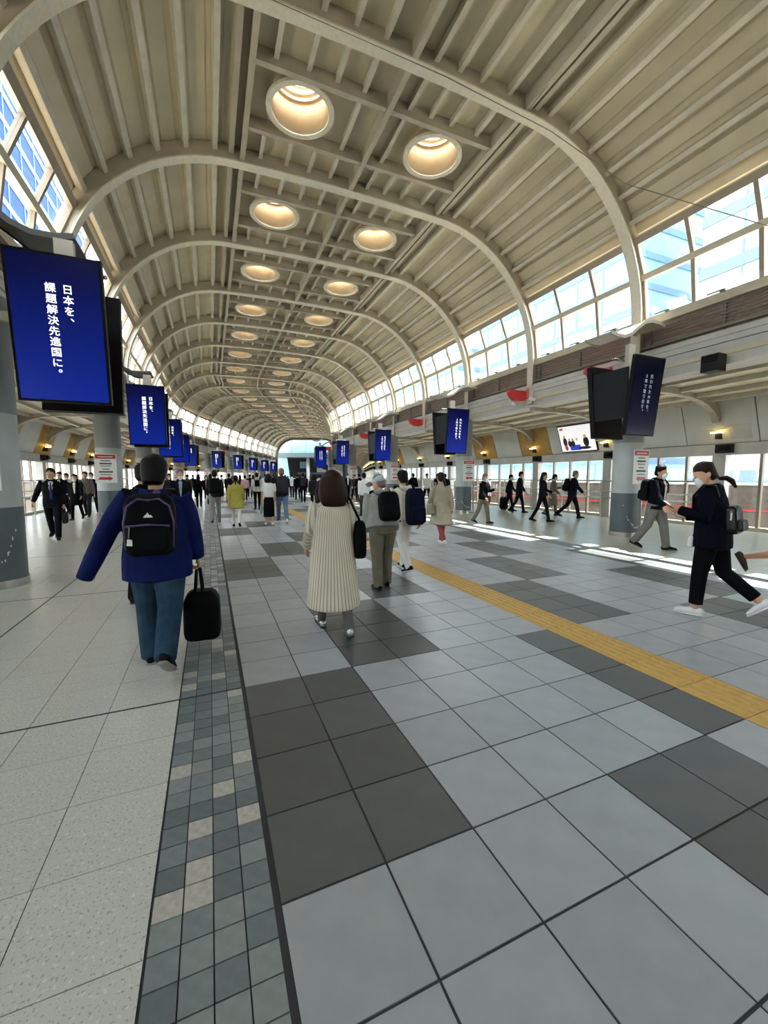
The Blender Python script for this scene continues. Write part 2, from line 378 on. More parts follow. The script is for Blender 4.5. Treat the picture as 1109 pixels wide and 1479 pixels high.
for k in range(K0, K1):
    far = k > 10
    P = ceiling
    if far:
        def allp():
            m_ = MB()
            for sg in (-1, 1):
                for i in range(len(TH) - 1):
                    q = plate(sg, 3.95, TH[i], TH[i + 1], 0.03, 0, S); b = len(m_.v); m_.v += q.v; m_.f += [tuple(b + j for j in f) for f in q.f]
            return m_
        tag(bay('rp_all', allp, 'roof_panel_row', M_PANEL, k, P), kind='stuff')
    else:
        for sg in (-1, 1):
            for i in range(len(TH) - 1):
                bay(('rp', sg, i), lambda sg=sg, i=i: fold(sg, TH[i], TH[i + 1]), 'roof_panel', M_PANEL, k, P)
    for sg in (-1, 1):
        for i in range(1, len(TH) - 1):
            bay(('pu', sg, i), lambda sg=sg, i=i: plate(sg, 3.77, TH[i] - .78, TH[i] + .78, 0.20, 0.03, S - 0.03), 'purlin', M_PURLIN, k, P)
    plain = k < 0
    bay('fs0' if plain else 'fs', (lambda: MB().box(-2.75, 2.75, 0, S, ZT, ZT + .03)) if plain else flat_sheet, 'ceiling_sheet', M_PANEL, k, P)
    if far:
        def allj():
            m_ = MB()
            for u in JU:
                m_.box(u - .03, u + .03, 0.06, 1.0, 9.08, ZT); m_.box(u - .03, u + .03, 2.66, S - .06, 9.08, ZT)
            return m_
        tag(bay('cj_all', allj, 'ceiling_joist_row', M_PURLIN, k, P), kind='stuff')
    elif plain:
        if k >= -3:
            for i, u in enumerate(JU): bay(('cl', i), lambda u=u: beamI(u - .025, u + .025, .07, S - .07, 9.05, ZT), 'ceiling_joist', M_PURLIN, k, P)
    else:
        for i, u in enumerate(JU):
            for j, (t0, t1) in enumerate(((0.07, 1.03), (2.66, S - .07))):
                bay(('cj', i, j), lambda u=u, t0=t0, t1=t1: beamI(u - .025, u + .025, t0, t1, 9.07, ZT), 'ceiling_joist', M_PURLIN, k, P)
        for u in (-0.5, 0.5):
            bay(('cm', u), lambda u=u: beamI(u - .025, u + .025, 1.1, 2.58, 9.07, ZT), 'ceiling_joist', M_PURLIN, k, P)
    for t in (() if plain else (1.07, 2.62)):
        bay(('xb', t), lambda t=t: MB().box(-2.6, 2.6, t - .03, t + .03, 8.96, ZT).box(-2.6, 2.6, t - .055, t + .055, 8.935, 8.96), 'cross_beam', M_STEEL, k, P)
    for u in (-2.62, -2.86, 0.04, 2.60, 2.84):
        z0 = 8.90 if abs(u) < 2.7 else 9.0
        bay(('lb', u), lambda u=u, z0=z0: beamI(u - .035, u + .035, 0.07, S - .07, z0, ZT + .02), 'longitudinal_beam', M_STEEL, k, P)
    for cu, ct in (() if plain else SKY):
        p = world(k, cu, ct); x, y, h = FR[k]
        if k in (7, 8): q = bend_map(k)(cu, ct, 0); p = world(k, q[0], q[1])
        s_ = ob('skylight', sh_me, M_SHAFT, P, (p.x, p.y, 0))
        ob('skylight_ring', rg_me, M_FLANGE, s_)
        ob('skylight_dome', dm_me, M_FROST, s_)
        if k <= 8:
            for zz in (9.62, 9.76, 9.90): ob('hoop', hp_me, M_PURLIN, s_, (0, 0, zz))

# ---- clerestory windows: two rows of three panes in every bay on both sides
RW = 3.80
wn = 0
A_ROWS = [(89.5, 74.0), (73.0, 61.0)]
def winbar(sg, a0, a1, t0, t1, d=0.05): return plate(sg, RW - d, a0, a1, 2 * d, t0, t1)
for sg in (-1, 1):
    for k in range(K0, K1):
        wn += 1; x, y, h = FR[k]
        rt = empty('window_%d' % wn, (x, y, 0), -h)
        nth = ORD[k + 5]
        tag(rt, 'two rows of clerestory panes high on the %s side, %s bay along the hall' % (SIDE[sg], nth), 'window', kind='structure')
        bay(('wh', sg), lambda: winbar(sg, 62.0, 59.6, 0.05, S - .05, .07), 'window_head', M_FRAME, k, rt, root=rt)
        bay(('wt', sg), lambda: winbar(sg, 74.6, 72.6, 0.05, S - .05, .09), 'transom', M_SILL, k, rt, root=rt)
        bay(('ws', sg), lambda: winbar(sg, 91.5, 88.6, 0.05, S - .05, .11), 'window_sill', M_SILL, k, rt, root=rt)
        for i in range(4):
            t = (0.10, 1.215, 2.43, S - .10)[i]
            bay(('wm', sg, i), lambda t=t: MB_join(winbar(sg, 89, 74, t - .04, t + .04), winbar(sg, 73, 61, t - .04, t + .04)), 'mullion', M_FRAME, k, rt, root=rt)
        for i in range(3):
            t0, t1 = (0.12, 1.255, 2.47)[i], (1.175, 2.39, S - .12)[i]
            for j, (a, b) in enumerate(A_ROWS):
                bay(('wp', sg, i, j), lambda a=a, b=b, t0=t0, t1=t1: winbar(sg, a, b, t0, t1, .004), 'pane', M_GLASS, k, rt, root=rt)
        if k < 6:
            for i in range(3):
                tm = (0.65, 1.83, 2.95)[i]
                bay(('wl', sg, i), lambda tm=tm: MB().box(*sorted((sg * 6.33, sg * 6.42)), tm - .05, tm + .05, 5.33, 5.38).box(*sorted((sg * 6.30, sg * 6.33)), tm - .05, tm + .28, 5.35, 5.37), 'window_latch', M_SLAT, k, rt, root=rt)

# ---- girders, louvres and aisles
def sbox(sg, u0, u1, t0, t1, z0, z1): return MB().box(*sorted((sg * u0, sg * u1)), t0, t1, z0, z1)
def louvre_mb(sg):
    m_ = MB()
    for i in range(8): m_ = MB_join(m_, sbox(sg, 6.42, 6.45, 0.14, S - .14, 4.60 + .072 * i, 4.618 + .072 * i))
    for t in (0.2, 1.83, 3.4):
        m_ = MB_join(m_, sbox(sg, 6.45, 6.50, t - .03, t + .03, 4.56, 5.16))
    return m_
def bracket_mb(sg):
    path = [(6.40, 3.70), (7.6, 3.70), (8.5, 3.66), (8.9, 3.60), (9.25, 3.50), (9.52, 3.35), (9.70, 3.20), (9.80, 3.05)]
    if sg < 0: path = [(-x, z) for x, z in path][::-1]
    return MB().sweep(path, [(-.09, -.02), (-.09, .24), (.09, .24), (.09, -.02)])
def slope(sg, t0, t1, z0=2.47, z1=3.62, d=0.03, e=0.0):
    f = lambda z: 10.12 - (z - 2.45) * 0.36
    p = []
    for dz in (0, 1):
        z = (z0, z1)[dz]
        a, b = f(z) - e, f(z) - e + d
        p += [(sg * a, t0, z), (sg * b, t0, z), (sg * b, t1, z), (sg * a, t1, z)]
    return MB().hexa(p)
lampcount = {-1: 0, 1: 0}
for sg in (-1, 1):
    Wl = walls[sg]
    for k in range(K0, K1):
        B = lambda key, fn, name, m: bay((key, sg), fn, name, m, k, Wl)
        B('bb', lambda: sbox(sg, 6.52, 6.56, 0, S, 4.52, 5.2), 'louvre_backing', M_BROWN)
        tag(B('lv', lambda: louvre_mb(sg), 'louvre_slats', M_SLAT), kind='stuff')
        B('pipe', lambda: sbox(sg, 6.33, 6.37, 0, S, 4.60, 4.64), 'conduit_pipe', M_SLAT)
        B('g1', lambda: MB_join(sbox(sg, 6.30, 6.75, 0, S, 4.28, 4.53), sbox(sg, 6.26, 6.30, 0, S, 4.40, 4.46)), 'cable_tray', M_WHITE)
        B('g2', lambda: MB_join(sbox(sg, 6.34, 6.80, 0, S, 3.86, 4.27), sbox(sg, 6.26, 6.88, 0, S, 3.80, 3.86)), 'girder', M_WHITE)
        B('as', lambda: MB().hexa([(sg * 6.3, 0, 4.02), (sg * 9.75, 0, 3.62), (sg * 9.75, S, 3.62), (sg * 6.3, S, 4.02), (sg * 6.3, 0, 4.10), (sg * 10.6, 0, 3.72), (sg * 10.6, S, 3.72), (sg * 6.3, S, 4.10)]), 'aisle_ceiling', M_PANEL)
        for i, u in enumerate((7.3, 8.0, 8.7, 9.3)):
            z = 4.02 - (u - 6.3) * .116
            B(('ap', i), lambda: sbox(sg, u - .06, u + .06, .1, S - .1, z - .10, z + .02), 'aisle_purlin', M_PURLIN)
        B('bk', lambda: bracket_mb(sg), 'curved_bracket', M_STEEL)
        if k + 1 == K1: pass
        ochre = (sg < 0) or (k % 4 in (2, 3) and k > 1)
        B('pa', lambda: slope(sg, -.90, .90), 'bracket_panel', M_OCHRE if ochre else M_PALEP)
        B('pb', lambda: slope(sg, .93, S - .93), 'wall_panel', M_PALEP)
        if not ochre: B('hatch', lambda: slope(sg, -.75, -.25, 2.56, 2.96, .02, .012), 'access_hatch', M_WHITE)
        B('back', lambda: MB().hexa([(sg * 10.17, 0, 2.40), (sg * 10.22, 0, 2.40), (sg * 10.22, S, 2.40), (sg * 10.17, S, 2.40), (sg * 9.72, 0, 3.70), (sg * 9.77, 0, 3.70), (sg * 9.77, S, 3.70), (sg * 9.72, S, 3.70)]), 'panel_backing', M_FRAME)
        B('lbm', lambda: sbox(sg, 10.06, 10.40, 0, S, 2.12, 2.44), 'lower_beam', M_WHITE)
        B('eave', lambda: sbox(sg, 10.40, 11.15, 0, S, 2.44, 2.52), 'eave', M_WHITE)
        B('curb', lambda: sbox(sg, 10.14, 10.36, 0, S, 0.0, 0.10), 'curb', M_SILL)
        B('post', lambda: sbox(sg, 10.05, 10.30, -.17, .17, 0.0, 2.12), 'wall_post', M_WHITE)
        for i, t in enumerate((0.95, 1.83, 2.70)):
            B(('mu', i), lambda: sbox(sg, 10.18, 10.28, t - .035, t + .035, 0.1, 2.12), 'glazing_mullion', M_FRAME)
        for i, (a, b) in enumerate(((.17, .915), (.985, 1.795), (1.865, 2.665), (2.735, S - .17))):
            B(('gp', i), lambda: sbox(sg, 10.22, 10.23, a, b, 0.1, 2.12), 'glass_pane', M_GLASS)
    # handrail
    rl = tag(empty('handrail', (0, 0, 0)), 'steel handrail with two lower bars along the %s glass wall' % SIDE[sg], 'railing')
    for k in range(0 if sg > 0 else 1, K1):
        for i, (z, r) in enumerate(((1.35, .03), (.95, .02), (.73, .02))):
            bay(('hr', sg, i), lambda: MB().tube([(sg * 9.92, 0, z), (sg * 9.92, S, z)], [r, r], n=8, dome=0), 'rail', M_RAIL, k, rl)
        for i, t in enumerate((.1, 1.92)):
            bay(('hp', sg, i), lambda: MB().tube([(sg * 9.92, t, 0), (sg * 9.92, t, 1.35)], [.024, .024], n=8, dome=0), 'post', M_RAIL, k, rl)
    # lamps and speakers under the brackets
    wing_me = None
    for k in range(-1, 15):
        lampcount[sg] += 1; x, y, h = FR[k]; nth = ORD[lampcount[sg] - 1]
        p = world(k, sg * 9.78, 0, 2.78)
        lp = tag(empty('wall_lamp', p, -h), 'glowing winged wall lamp under a curved bracket in the %s aisle, %s along' % (SIDE[sg], nth), 'lamp', 'aisle wall lamps')
        if ('lw', sg) not in CACHE:
            m_ = MB()
            for d in (-1, 1):
                m_.hexa([(0, 0, 0), (sg * -.12, d * .16, .035), (sg * .06, d * .36, .10), (sg * .16, d * .06, .02), (0, 0, .025), (sg * -.12, d * .16, .055), (sg * .06, d * .36, .115), (sg * .16, d * .06, .045)])
            CACHE[('lw', sg)] = m_.mesh('wing')
            CACHE[('lb', sg)] = MB().box(*sorted((sg * .02, sg * .16)), -.13, .13, -.015, .015).mesh('light_strip')
            CACHE[('lm', sg)] = MB().box(*sorted((sg * .10, sg * .30)), -.05, .05, -.20, .0).mesh('lamp_arm')
            CACHE[('sp', sg)] = MB().box(*sorted((-.08 * sg, .18 * sg)), -.26, .14, -.12, .12).mesh('speaker_box')
            CACHE[('sc', sg)] = MB().box(*sorted((-.20 * sg, -.08 * sg)), -.20, -.02, -.07, .07).mesh('speaker_grille')
        ob('wing', CACHE[('lw', sg)], M_LAMPW, lp); ob('light_strip', CACHE[('lb', sg)], M_LAMP, lp, (0, 0, -.02)); ob('lamp_arm', CACHE[('lm', sg)], M_DGREY, lp)
        sp = tag(empty('wall_speaker', world(k, sg * 9.98, -.1, 2.30), -h), 'dark boxy speaker on the %s aisle beam below the %s wall lamp' % (SIDE[sg], nth), 'speaker', 'aisle wall speakers')
        ob('speaker_box', CACHE[('sp', sg)], M_DGREY, sp); ob('speaker_grille', CACHE[('sc', sg)], M_BLACK, sp)

# added wall behind the camera, out of view, shutting out stray sky light
bk = build(MB().box(-10.6, 10.6, -.2, 0, -.05, 9.6), 'wall_back', M_PANEL, None, (XC, FR[K0][1], 0)); tag(bk, 'added unseen beige wall keeping light out behind the camera', 'wall', kind='structure')

# ---------------------------------------------------------------- floor
fb = MB().box(-7.2, 14.4, FR[K0][1], FR[7][1], -.30, -.005)
floor = build(fb, 'floor', M_GROUT); tag(floor, 'tiled hall floor of pale and charcoal squares between terrazzo aisles', 'floor', kind='structure')
TX, TP, TY = 0.178, 0.405, 1.35
def tile_me(name, w, l, h=.03, g=.006):
    return MB().box(g / 2, w - g / 2, g / 2, l - g / 2, -h, 0).mesh(name)
def inview(x, y):
    r = Vector((x, y, -CAMH)); c = RM.transposed() @ r
    if c.z < 0.4: return False
    px, py = W / 2 + FPX * c.x / c.z, H / 2 + FPX * c.y / c.z
    return -90 < px < W + 90 and -50 < py < H + 120
def lay(name, cells, w, l, mats_fn, limit=300, g=.006, me=None, ztop=0.0):
    """cells: (x, y) corners. The largest in view become single tiles; the rest one joined part per colour."""
    me = me or tile_me(name, w, l, g=g)
    cells = sorted(cells, key=lambda c: (0 if inview(c[0] + w / 2, c[1] + l / 2) else 1, (c[0] + w / 2) ** 2 + (c[1] + l / 2) ** 2))
    rest = {}
    for n, (x, y) in enumerate(cells):
        m = mats_fn(x, y)
        if n < limit: ob(name, me, m, floor, (x, y, ztop))
        else: rest.setdefault(m.name, (m, MB()))[1].box(x + g / 2, x + w - g / 2, y + g / 2, y + l - g / 2, -.01, ztop)
    for m, mb in rest.values(): tag(build(mb, 'far_' + name + 's', m, floor), kind='stuff')
def rnd(x, y, s=1.0): return math.sin((x * 127.1 + y * 311.7) * s + 0.37) * 43758.5453 % 1.0
YEND = FR[7][1]
def dark_at(i, j): return ((j // 4) - (i // 2)) % 3 == 0
def big_mat(x, y):
    i, j = round((x - TX) / TP), round((y - TY) / TP); r = rnd(i, j)
    return (M_DARK if r < .6 else M_DARK2) if dark_at(i, j) else (M_LIGHT if r < .6 else M_LIGHT2)
rows = range(-8, int((YEND - TY) / TP))
lay('floor_tile', [(TX + TP * i, TY + TP * j) for i in range(17) if i != 7 for j in rows], TP, TP, big_mat, g=.010)
tac = MB().box(.004, TP - .004, .003, TP - .003, -.03, 0)
for b in range(5): tac.hexa([(.028 + .076 * b, .01, 0), (.073 + .076 * b, .01, 0), (.073 + .076 * b, TP - .01, 0), (.028 + .076 * b, TP - .01, 0), (.036 + .076 * b, .016, .009), (.065 + .076 * b, .016, .009), (.065 + .076 * b, TP - .016, .009), (.036 + .076 * b, TP - .016, .009)])
tac_me = tac.mesh('tactile_tile')
lay('tactile_tile', [(TX + TP * 7, TY + TP * j) for j in rows], TP, TP, lambda x, y: M_YEL, me=tac_me)
def mos_mat(x, y):
    r = rnd(round(x * 100) * .37, round(y * 100) * .53)
    return M_MOSL if r < .17 else M_MOS[int(r * 97) % 4]
MP = 0.0985
lay('mosaic_tile', [(-.235 + MP * i, TY + TP / 4 * j) for i in range(4) for j in range(-20, int((YEND - TY) / TP * 4))], MP, TP / 4, mos_mat, g=.005)
build(MB_join(*[MB().box(7.085 + MP * i + .003, 7.085 + MP * (i + 1) - .003, TY + TP / 4 * j + .003, TY + TP / 4 * (j + 1) - .003, -.01, 0) for i in range(4) for j in range(-12, 250)]), 'mosaic_band', M_MOS[1], floor)['kind'] = 'stuff'
lay('terrazzo_tile', [(-.24 - TP * (i + 1), TY + TP * j) for i in range(16) for j in rows], TP, TP, lambda x, y: M_TERRL, g=.004)
lay('terrazzo_slab', [(7.485 + .81 * i, TY + .81 * j) for i in range(8) for j in range(-4, int((YEND - TY) / .81))], .81, .81, lambda x, y: M_TERRR, g=.004)
# joint strips every eight tiles
for j in (-4, 4, 12, 20): build(MB().box(-7.0, .155, TY + TP * j - .008, TY + TP * j + .008, -.005, .0012), 'joint_strip', M_GROUT, floor)
build(MB().box(-1.868, -1.852, 0, YEND, -.005, .0012), 'joint_strip', M_GROUT, floor)
# beyond the bend
ff = {}
def fpoly(k, u0, u1, t0, t1, z, m):
    mb = ff.setdefault(m.name, (m, MB()))[1]; fn = bend_map(k) if k in (7, 8) else (lambda u, t, z: (u, t, z)); b = len(mb.v)
    for u, t in ((u0, t0), (u1, t0), (u1, t1), (u0, t1)):
        q = fn(u, t, z); mb.v.append(tuple(world(k, q[0], q[1], z)))
    mb.f.append((b, b + 1, b + 2, b + 3))
for k in range(7, K1 + 2):
    for u0, u1, m in ((-10.6, -3.8, M_TERRL), (-3.8, -3.4, M_MOS[1]), (-3.4, 3.5, M_LIGHT), (3.5, 3.9, M_MOS[1]), (3.9, 10.6, M_TERRR)): fpoly(k, u0, u1, 0, S, 0.0, m)
    fpoly(k, -.56, -.15, 0, S, .004, M_YEL)
    for q in range(-5, 5):
        for b in range(2):
            if (q + 2 * k + b) % 3 == 0: fpoly(k, q * .81, q * .81 + .81, b * 1.82, b * 1.82 + 1.82, .002, M_DARK)
for m, mb in ff.values(): tag(build(mb, 'far_paving', m, floor), kind='stuff')

# ---------------------------------------------------------------- outside
M_TRACK = mat('outside_ground', '#b3aca2', 0.9, var=0.1, scale=.2)
M_BLDW = mat('far_wall_white', '#8e989c', 0.7, var=0.04, scale=.3)
M_BLDC = mat('far_wall_cyan', '#79a3ad', 0.5, var=0.05, scale=.3)
M_BLDB = mat('far_glass_blue', '#143058', 0.5, var=0.15, scale=.3, spec=0.03)
M_BLDS = mat('far_spandrel', '#6d88a6', 0.6, var=0.05, spec=0.05)
M_LINE = mat('far_joint', '#5f737c', 0.7, var=0.0)
M_PLAT = mat('platform_brown', '#5d5249', 0.8, var=0.2, scale=1.0)
g = build(MB().box(-160, 180, -120, 260, -7.2, -7), 'ground', M_TRACK); tag(g, 'bare ground around the station far below the hall', 'ground', kind='structure')
def office(name, label, x0, x1, y0, y1, z1, mw, ml, face, dx, dz, group=None):
    rt = tag(empty(name, ((x0 + x1) / 2, (y0 + y1) / 2, -7)), label, 'building', group)
    ox, oy = (x0 + x1) / 2, (y0 + y1) / 2
    build(MB().box(x0 - ox, x1 - ox, y0 - oy, y1 - oy, 0, z1 + 7), 'walls', mw, rt)
    fx = (x0 if face < 0 else x1) - ox
    m_ = MB(); z = 3.0
    while z < z1 + 7: m_.box(x0 - ox - .12, x1 - ox + .12, y0 - oy - .12, y1 - oy + .12, z, z + dz * .22); z += dz
    build(m_, 'floor_bands', ml, rt)['kind'] = 'stuff'
    m_ = MB(); yy = y0 - oy + dx
    while yy < y1 - oy: m_.box(fx - .1, fx + .1, yy - .08, yy + .08, 0, z1 + 7); yy += dx
    build(m_, 'facade_joints', ml, rt)['kind'] = 'stuff'
    return rt
office('office_tower', 'blue glass tower with white floor bands beyond the left windows', -52, -27, 66, 130, 120, M_BLDB, M_BLDS, 1, 6.0, 4.2)
office('office_block', 'white office block beyond the left windows further along', -80, -54, 20, 60, 28, M_BLDW, M_LINE, 1, 5.0, 4.0)
office('office_block', 'white office block with faint panel joints beyond the nearest right windows', 46, 66, -8, 27, 40, M_BLDW, M_LINE, -1, 4.5, 5.0)
office('office_block', 'pale cyan glass block beyond the right windows further along', 48, 70, 36, 66, 46, M_BLDC, M_BLDS, -1, 4.0, 3.6)
office('office_block', 'white far block past the cyan one beyond the right windows', 52, 72, 80, 150, 30, M_BLDW, M_LINE, -1, 5.0, 4.2)
M_LOW = mat('low_block_white', '#e6e4de', 0.8, var=0.04, scale=.4)
office('low_block', 'long low white block outside the left glass wall', -34, -24, 14, 150, 9, M_LOW, M_LOW, 1, 6.0, 4.0)
for sg in (-1, 1):
    rt = tag(empty('platform_parapet', (XC + sg * 13.6, 10, 0)), 'brown low parapet outside the %s glass wall' % SIDE[sg], 'parapet')
    build(MB().box(-.15, .15, -20, 30, -.6, 1.20), 'parapet_wall', M_PLAT, rt)
    build(MB().box(-.2 * sg - .03, -.2 * sg + .03, -20, 30, .32, .38), 'red_stripe', M_RED if sg > 0 else M_PLAT, rt)
    build(MB().box(-.18, .18, -20, 30, 1.20, 1.27), 'coping', M_WHITE, rt)

# ---------------------------------------------------------------- far end of the hall
xe, ye, he = FR[K1]
M_ENDG = mat('end_glass_band', '#7fa2ab', 0.2, var=0.05, scale=1)
M_ENDD = mat('end_concrete_blue', '#4b585d', 0.6, var=0.08)
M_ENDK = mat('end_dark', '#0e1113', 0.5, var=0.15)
eb = tag(empty('end_building', (xe, ye, 0), -he), 'grey-blue building with round columns and a pale glass band closing the far end', 'building')
M_ARCH = mat('portal_dark_steel', '#4a453c', 0.5, var=0.1)
po = [arc(-1, RI - .35, R_(90 - a)) for a in range(0, 91, 6)] + [arc(1, RI - .35, R_(a)) for a in range(0, 91, 6)]
build(MB().sweep([(-(UC + RI - .35), 0)] + po + [((UC + RI - .35), 0)], [(0, 0), (0, .9), (.6, .9), (.6, 0)]), 'portal_arch', M_ARCH, eb)
for sg in (-1, 1): build(MB().box(*sorted((sg * 6.3, sg * 10.6)), 0, .3, 0, 4.6), 'portal_side', M_ENDD, eb)
build(MB().box(-11, 11, 7.0, 7.4, 6.4, 9.6), 'glass_band', M_ENDG, eb)
for i in range(6): build(MB().box(-7 + 2.8 * i - .05, -7 + 2.8 * i + .05, 6.9, 7.0, 6.4, 9.6), 'band_mullion', M_BLDS, eb)
build(MB().box(-11, 11, 6.6, 7.6, 5.5, 6.4), 'fascia_beam', M_ENDD, eb)
build(MB().box(-11, 11, 17, 17.3, 0, 6.4), 'rear_wall', M_ENDK, eb)
build(MB().box(-11, 11, 7.6, 17, 5.6, 5.8), 'soffit', M_ENDD, eb)
build(MB().hexa([(-7.2, 7.2, 0), (-4.6, 7.2, 0), (-4.6, 7.6, 0), (-7.2, 7.6, 0), (-7.2, 7.2, 6), (-5.3, 7.2, 6), (-5.3, 7.6, 6), (-7.2, 7.6, 6)]), 'splayed_wall', M_ENDG, eb)
for u in (-1.2, 3.8): build(MB().lathe([(.38, 0), (.38, 5.6)], u, 9.5, 20), 'round_column', M_COLG, eb, smooth=True)
build(MB().box(-3.6, -1.9, 14.9, 15, 3.4, 4.9), 'bright_opening', M_BLDC, eb)
build(MB().box(.2, 2.2, 14.9, 15, 2.2, 3.8), 'white_billboard', M_SIGN, eb)
build(MB().box(-4, 6, 13.5, 13.8, 2.0, 2.5), 'gallery_edge', M_ENDD, eb)
for sg in (-1, 1): build(MB().box(*sorted((sg * 10.6, sg * 11)), .6, 17, 0, 6.4), 'flank_light_block', M_ENDD, eb)  # side walls added to block side light at the far end
ef = build(MB().box(-11, 11, 0, 30, -.3, -.004), 'floor_beyond', M_TERRL, None, (xe, ye, 0), -he); tag(ef, 'pale floor continuing past the end of the hall', 'floor', kind='structure')

# ---------------------------------------------------------------- columns, signs, screens
def glyphs(chars, size, weight=0.0):
    """One mesh from single characters placed at (x, z)."""
    mb = MB()
    for ch, cx, cz, sc in chars:
        cu = bpy.data.curves.new('t', 'FONT'); cu.body = ch; cu.size = size * sc; cu.align_x = 'CENTER'; cu.align_y = 'CENTER'
        to = bpy.data.objects.new('t', cu); TMP.collection.objects.link(to); TMPV.update()
        me = bpy.data.meshes.new_from_object(to.evaluated_get(TMPV.depsgraph)); b = len(mb.v)
        for ox, oz, oy in (((0, 0, 0), (weight, weight, -.0003), (-weight, weight, -.0006), (weight, -weight, -.0009), (-weight, -weight, -.0012)) if weight else ((0, 0, 0),)):
            b = len(mb.v); mb.v += [(cx + v.co.x + ox, oy, cz + v.co.y + oz) for v in me.vertices]; mb.f += [tuple(b + i for i in p.vertices) for p in me.polygons]
        bpy.data.objects.remove(to); bpy.data.curves.remove(cu); bpy.data.meshes.remove(me)
    return mb
TMP = bpy.data.scenes.new('scratch'); TMPV = TMP.view_layers[0]
def vertical(lines, size, x0, z0, dx, dz):
    out = []
    for li, ln in enumerate(lines):
        z = z0
        for ch in ln:
            if ch == '、' or ch == '。': out.append((ch, x0 - dx * li + size * .62, z + size * .62, 1.0)); z -= dz * .8
            else: out.append((ch, x0 - dx * li, z, 1.0)); z -= dz * (1.0 if len(ch) == 1 else 1.0)
    return out
SW, SH = 0.93, 1.66
txtL = glyphs(vertical(['日本を、', '課題解決先進国に。'], .088, .115, .45, .165, .118), .108, .0016).mesh('display_text')
txtR = glyphs(vertical(['失われた' , '5年で取り戻す。'], .088, .10, .42, .16, .105), .092, .0012)
t2 = glyphs([('30', .10, 0.0, .8), ('年', .10, -.105, 1), ('を', .10, -.21, 1), ('、', .155, -.26, 1)], .092, .0012)
txtR = MB_join(txtR, t2).mesh('display_text')
BZ = .03
house = MB().box(-SW / 2, SW / 2, 0, .09, -SH / 2, SH / 2).mesh('housing')
panel = MB().box(-SW / 2 + BZ, SW / 2 - BZ, -.006, 0, -SH / 2 + BZ, SH / 2 - BZ).mesh('display_panel')
rearh = MB().box(-SW / 2, SW / 2, 0, .12, -SH / 2, SH / 2).mesh('rear_housing')
colS = MB().lathe([(.33, 1.09), (.33, 2.34)], n=32, cap=False).mesh('shaft', True)
colT = MB().lathe([(.335, 2.34), (.335, 3.86)], n=32, cap=False).mesh('upper_shaft', True)
colD = MB().lathe([(.332, .11), (.332, 1.09)], n=32, cap=False).mesh('painted_base', True)
colB = MB().lathe([(.30, 0), (.345, 0), (.345, .11), (.30, .11)], n=32).mesh('base_ring')
wpath = [(4.55, 4.62), (4.75, 4.58), (5.0, 4.58), (5.2, 4.66), (5.42, 4.83), (5.62, 4.97), (5.85, 5.03), (6.1, 5.02), (6.3, 4.98)]
wingm = {}
for sg in (-1, 1):
    p = wpath if sg > 0 else [(-x, z) for x, z in wpath][::-1]
    wingm[sg] = MB().sweep(p, [(-.32, 0), (-.32, .03), (.32, .03), (.32, 0)]).mesh('wing_plate')
    wingm[sg, 'e'] = MB_join(MB().sweep(p, [(-.35, -.02), (-.35, .05), (-.31, .05), (-.31, -.02)]), MB().sweep(p, [(.31, -.02), (.31, .05), (.35, .05), (.35, -.02)])).mesh('wing_rim')
M_WING_SHADE = mat('wing_sheet_shaded', '#45453f', 0.4, var=0.2, scale=4)  # shade on the left row of wings put into a darker sheet colour
M_WING = mat('wing_sheet', '#b7b09f', 0.4, var=0.12, scale=4)
def scuffs():
    m_ = MB(); rr = random.Random(3)
    for i in range(26):
        f = i / 25; a = R_(-150 + 120 * f + rr.uniform(-2, 2)); z = .78 - .55 * math.sin(math.pi * f) ** .7 + rr.uniform(-.02, .02)
        if rr.random() < .25: continue
        l = rr.uniform(.012, .03)
        c = Vector((.3335 * math.cos(a), .3335 * math.sin(a), z)); t = Vector((-math.sin(a), math.cos(a), 0)); b = len(m_.v)
        m_.v += [tuple(c - t * .006 - Vector((0, 0, l))), tuple(c + t * .008 - Vector((0, 0, l * .6))), tuple(c + t * .007 + Vector((0, 0, l))), tuple(c - t * .008 + Vector((0, 0, l * .7)))]
        m_.f.append((b, b + 1, b + 2, b + 3))
    return m_.mesh('scuff_marks')
scuff_me = scuffs()
pl_me = MB().box(-.27, .27, -.012, 0, -.42, .42).mesh('plate')
hd_me = MB().box(-.25, .25, -.016, -.012, .28, .40).mesh('red_header')
hs_me = MB().box(-.18, .18, -.018, -.016, .325, .345).mesh('header_line')
ln_me = MB_join(*[MB().box(-w, w, -.015, -.012, z - hh, z + hh) for w, z, hh in ((.12, .22, .012), (.15, .14, .022), (.13, .07, .010), (.09, -.02, .012), (.17, -.10, .022), (.14, -.18, .010))]).mesh('printed_lines')
def arrow(d): return MB().prism([(d * .17, -.29), (d * .07, -.22), (d * .07, -.25), (-d * .16, -.25), (-d * .20, -.33), (d * .07, -.33), (d * .07, -.36)], -.016, -.012).mesh('arrow')
arr = {1: arrow(-1), -1: arrow(1)}
nscr = 0
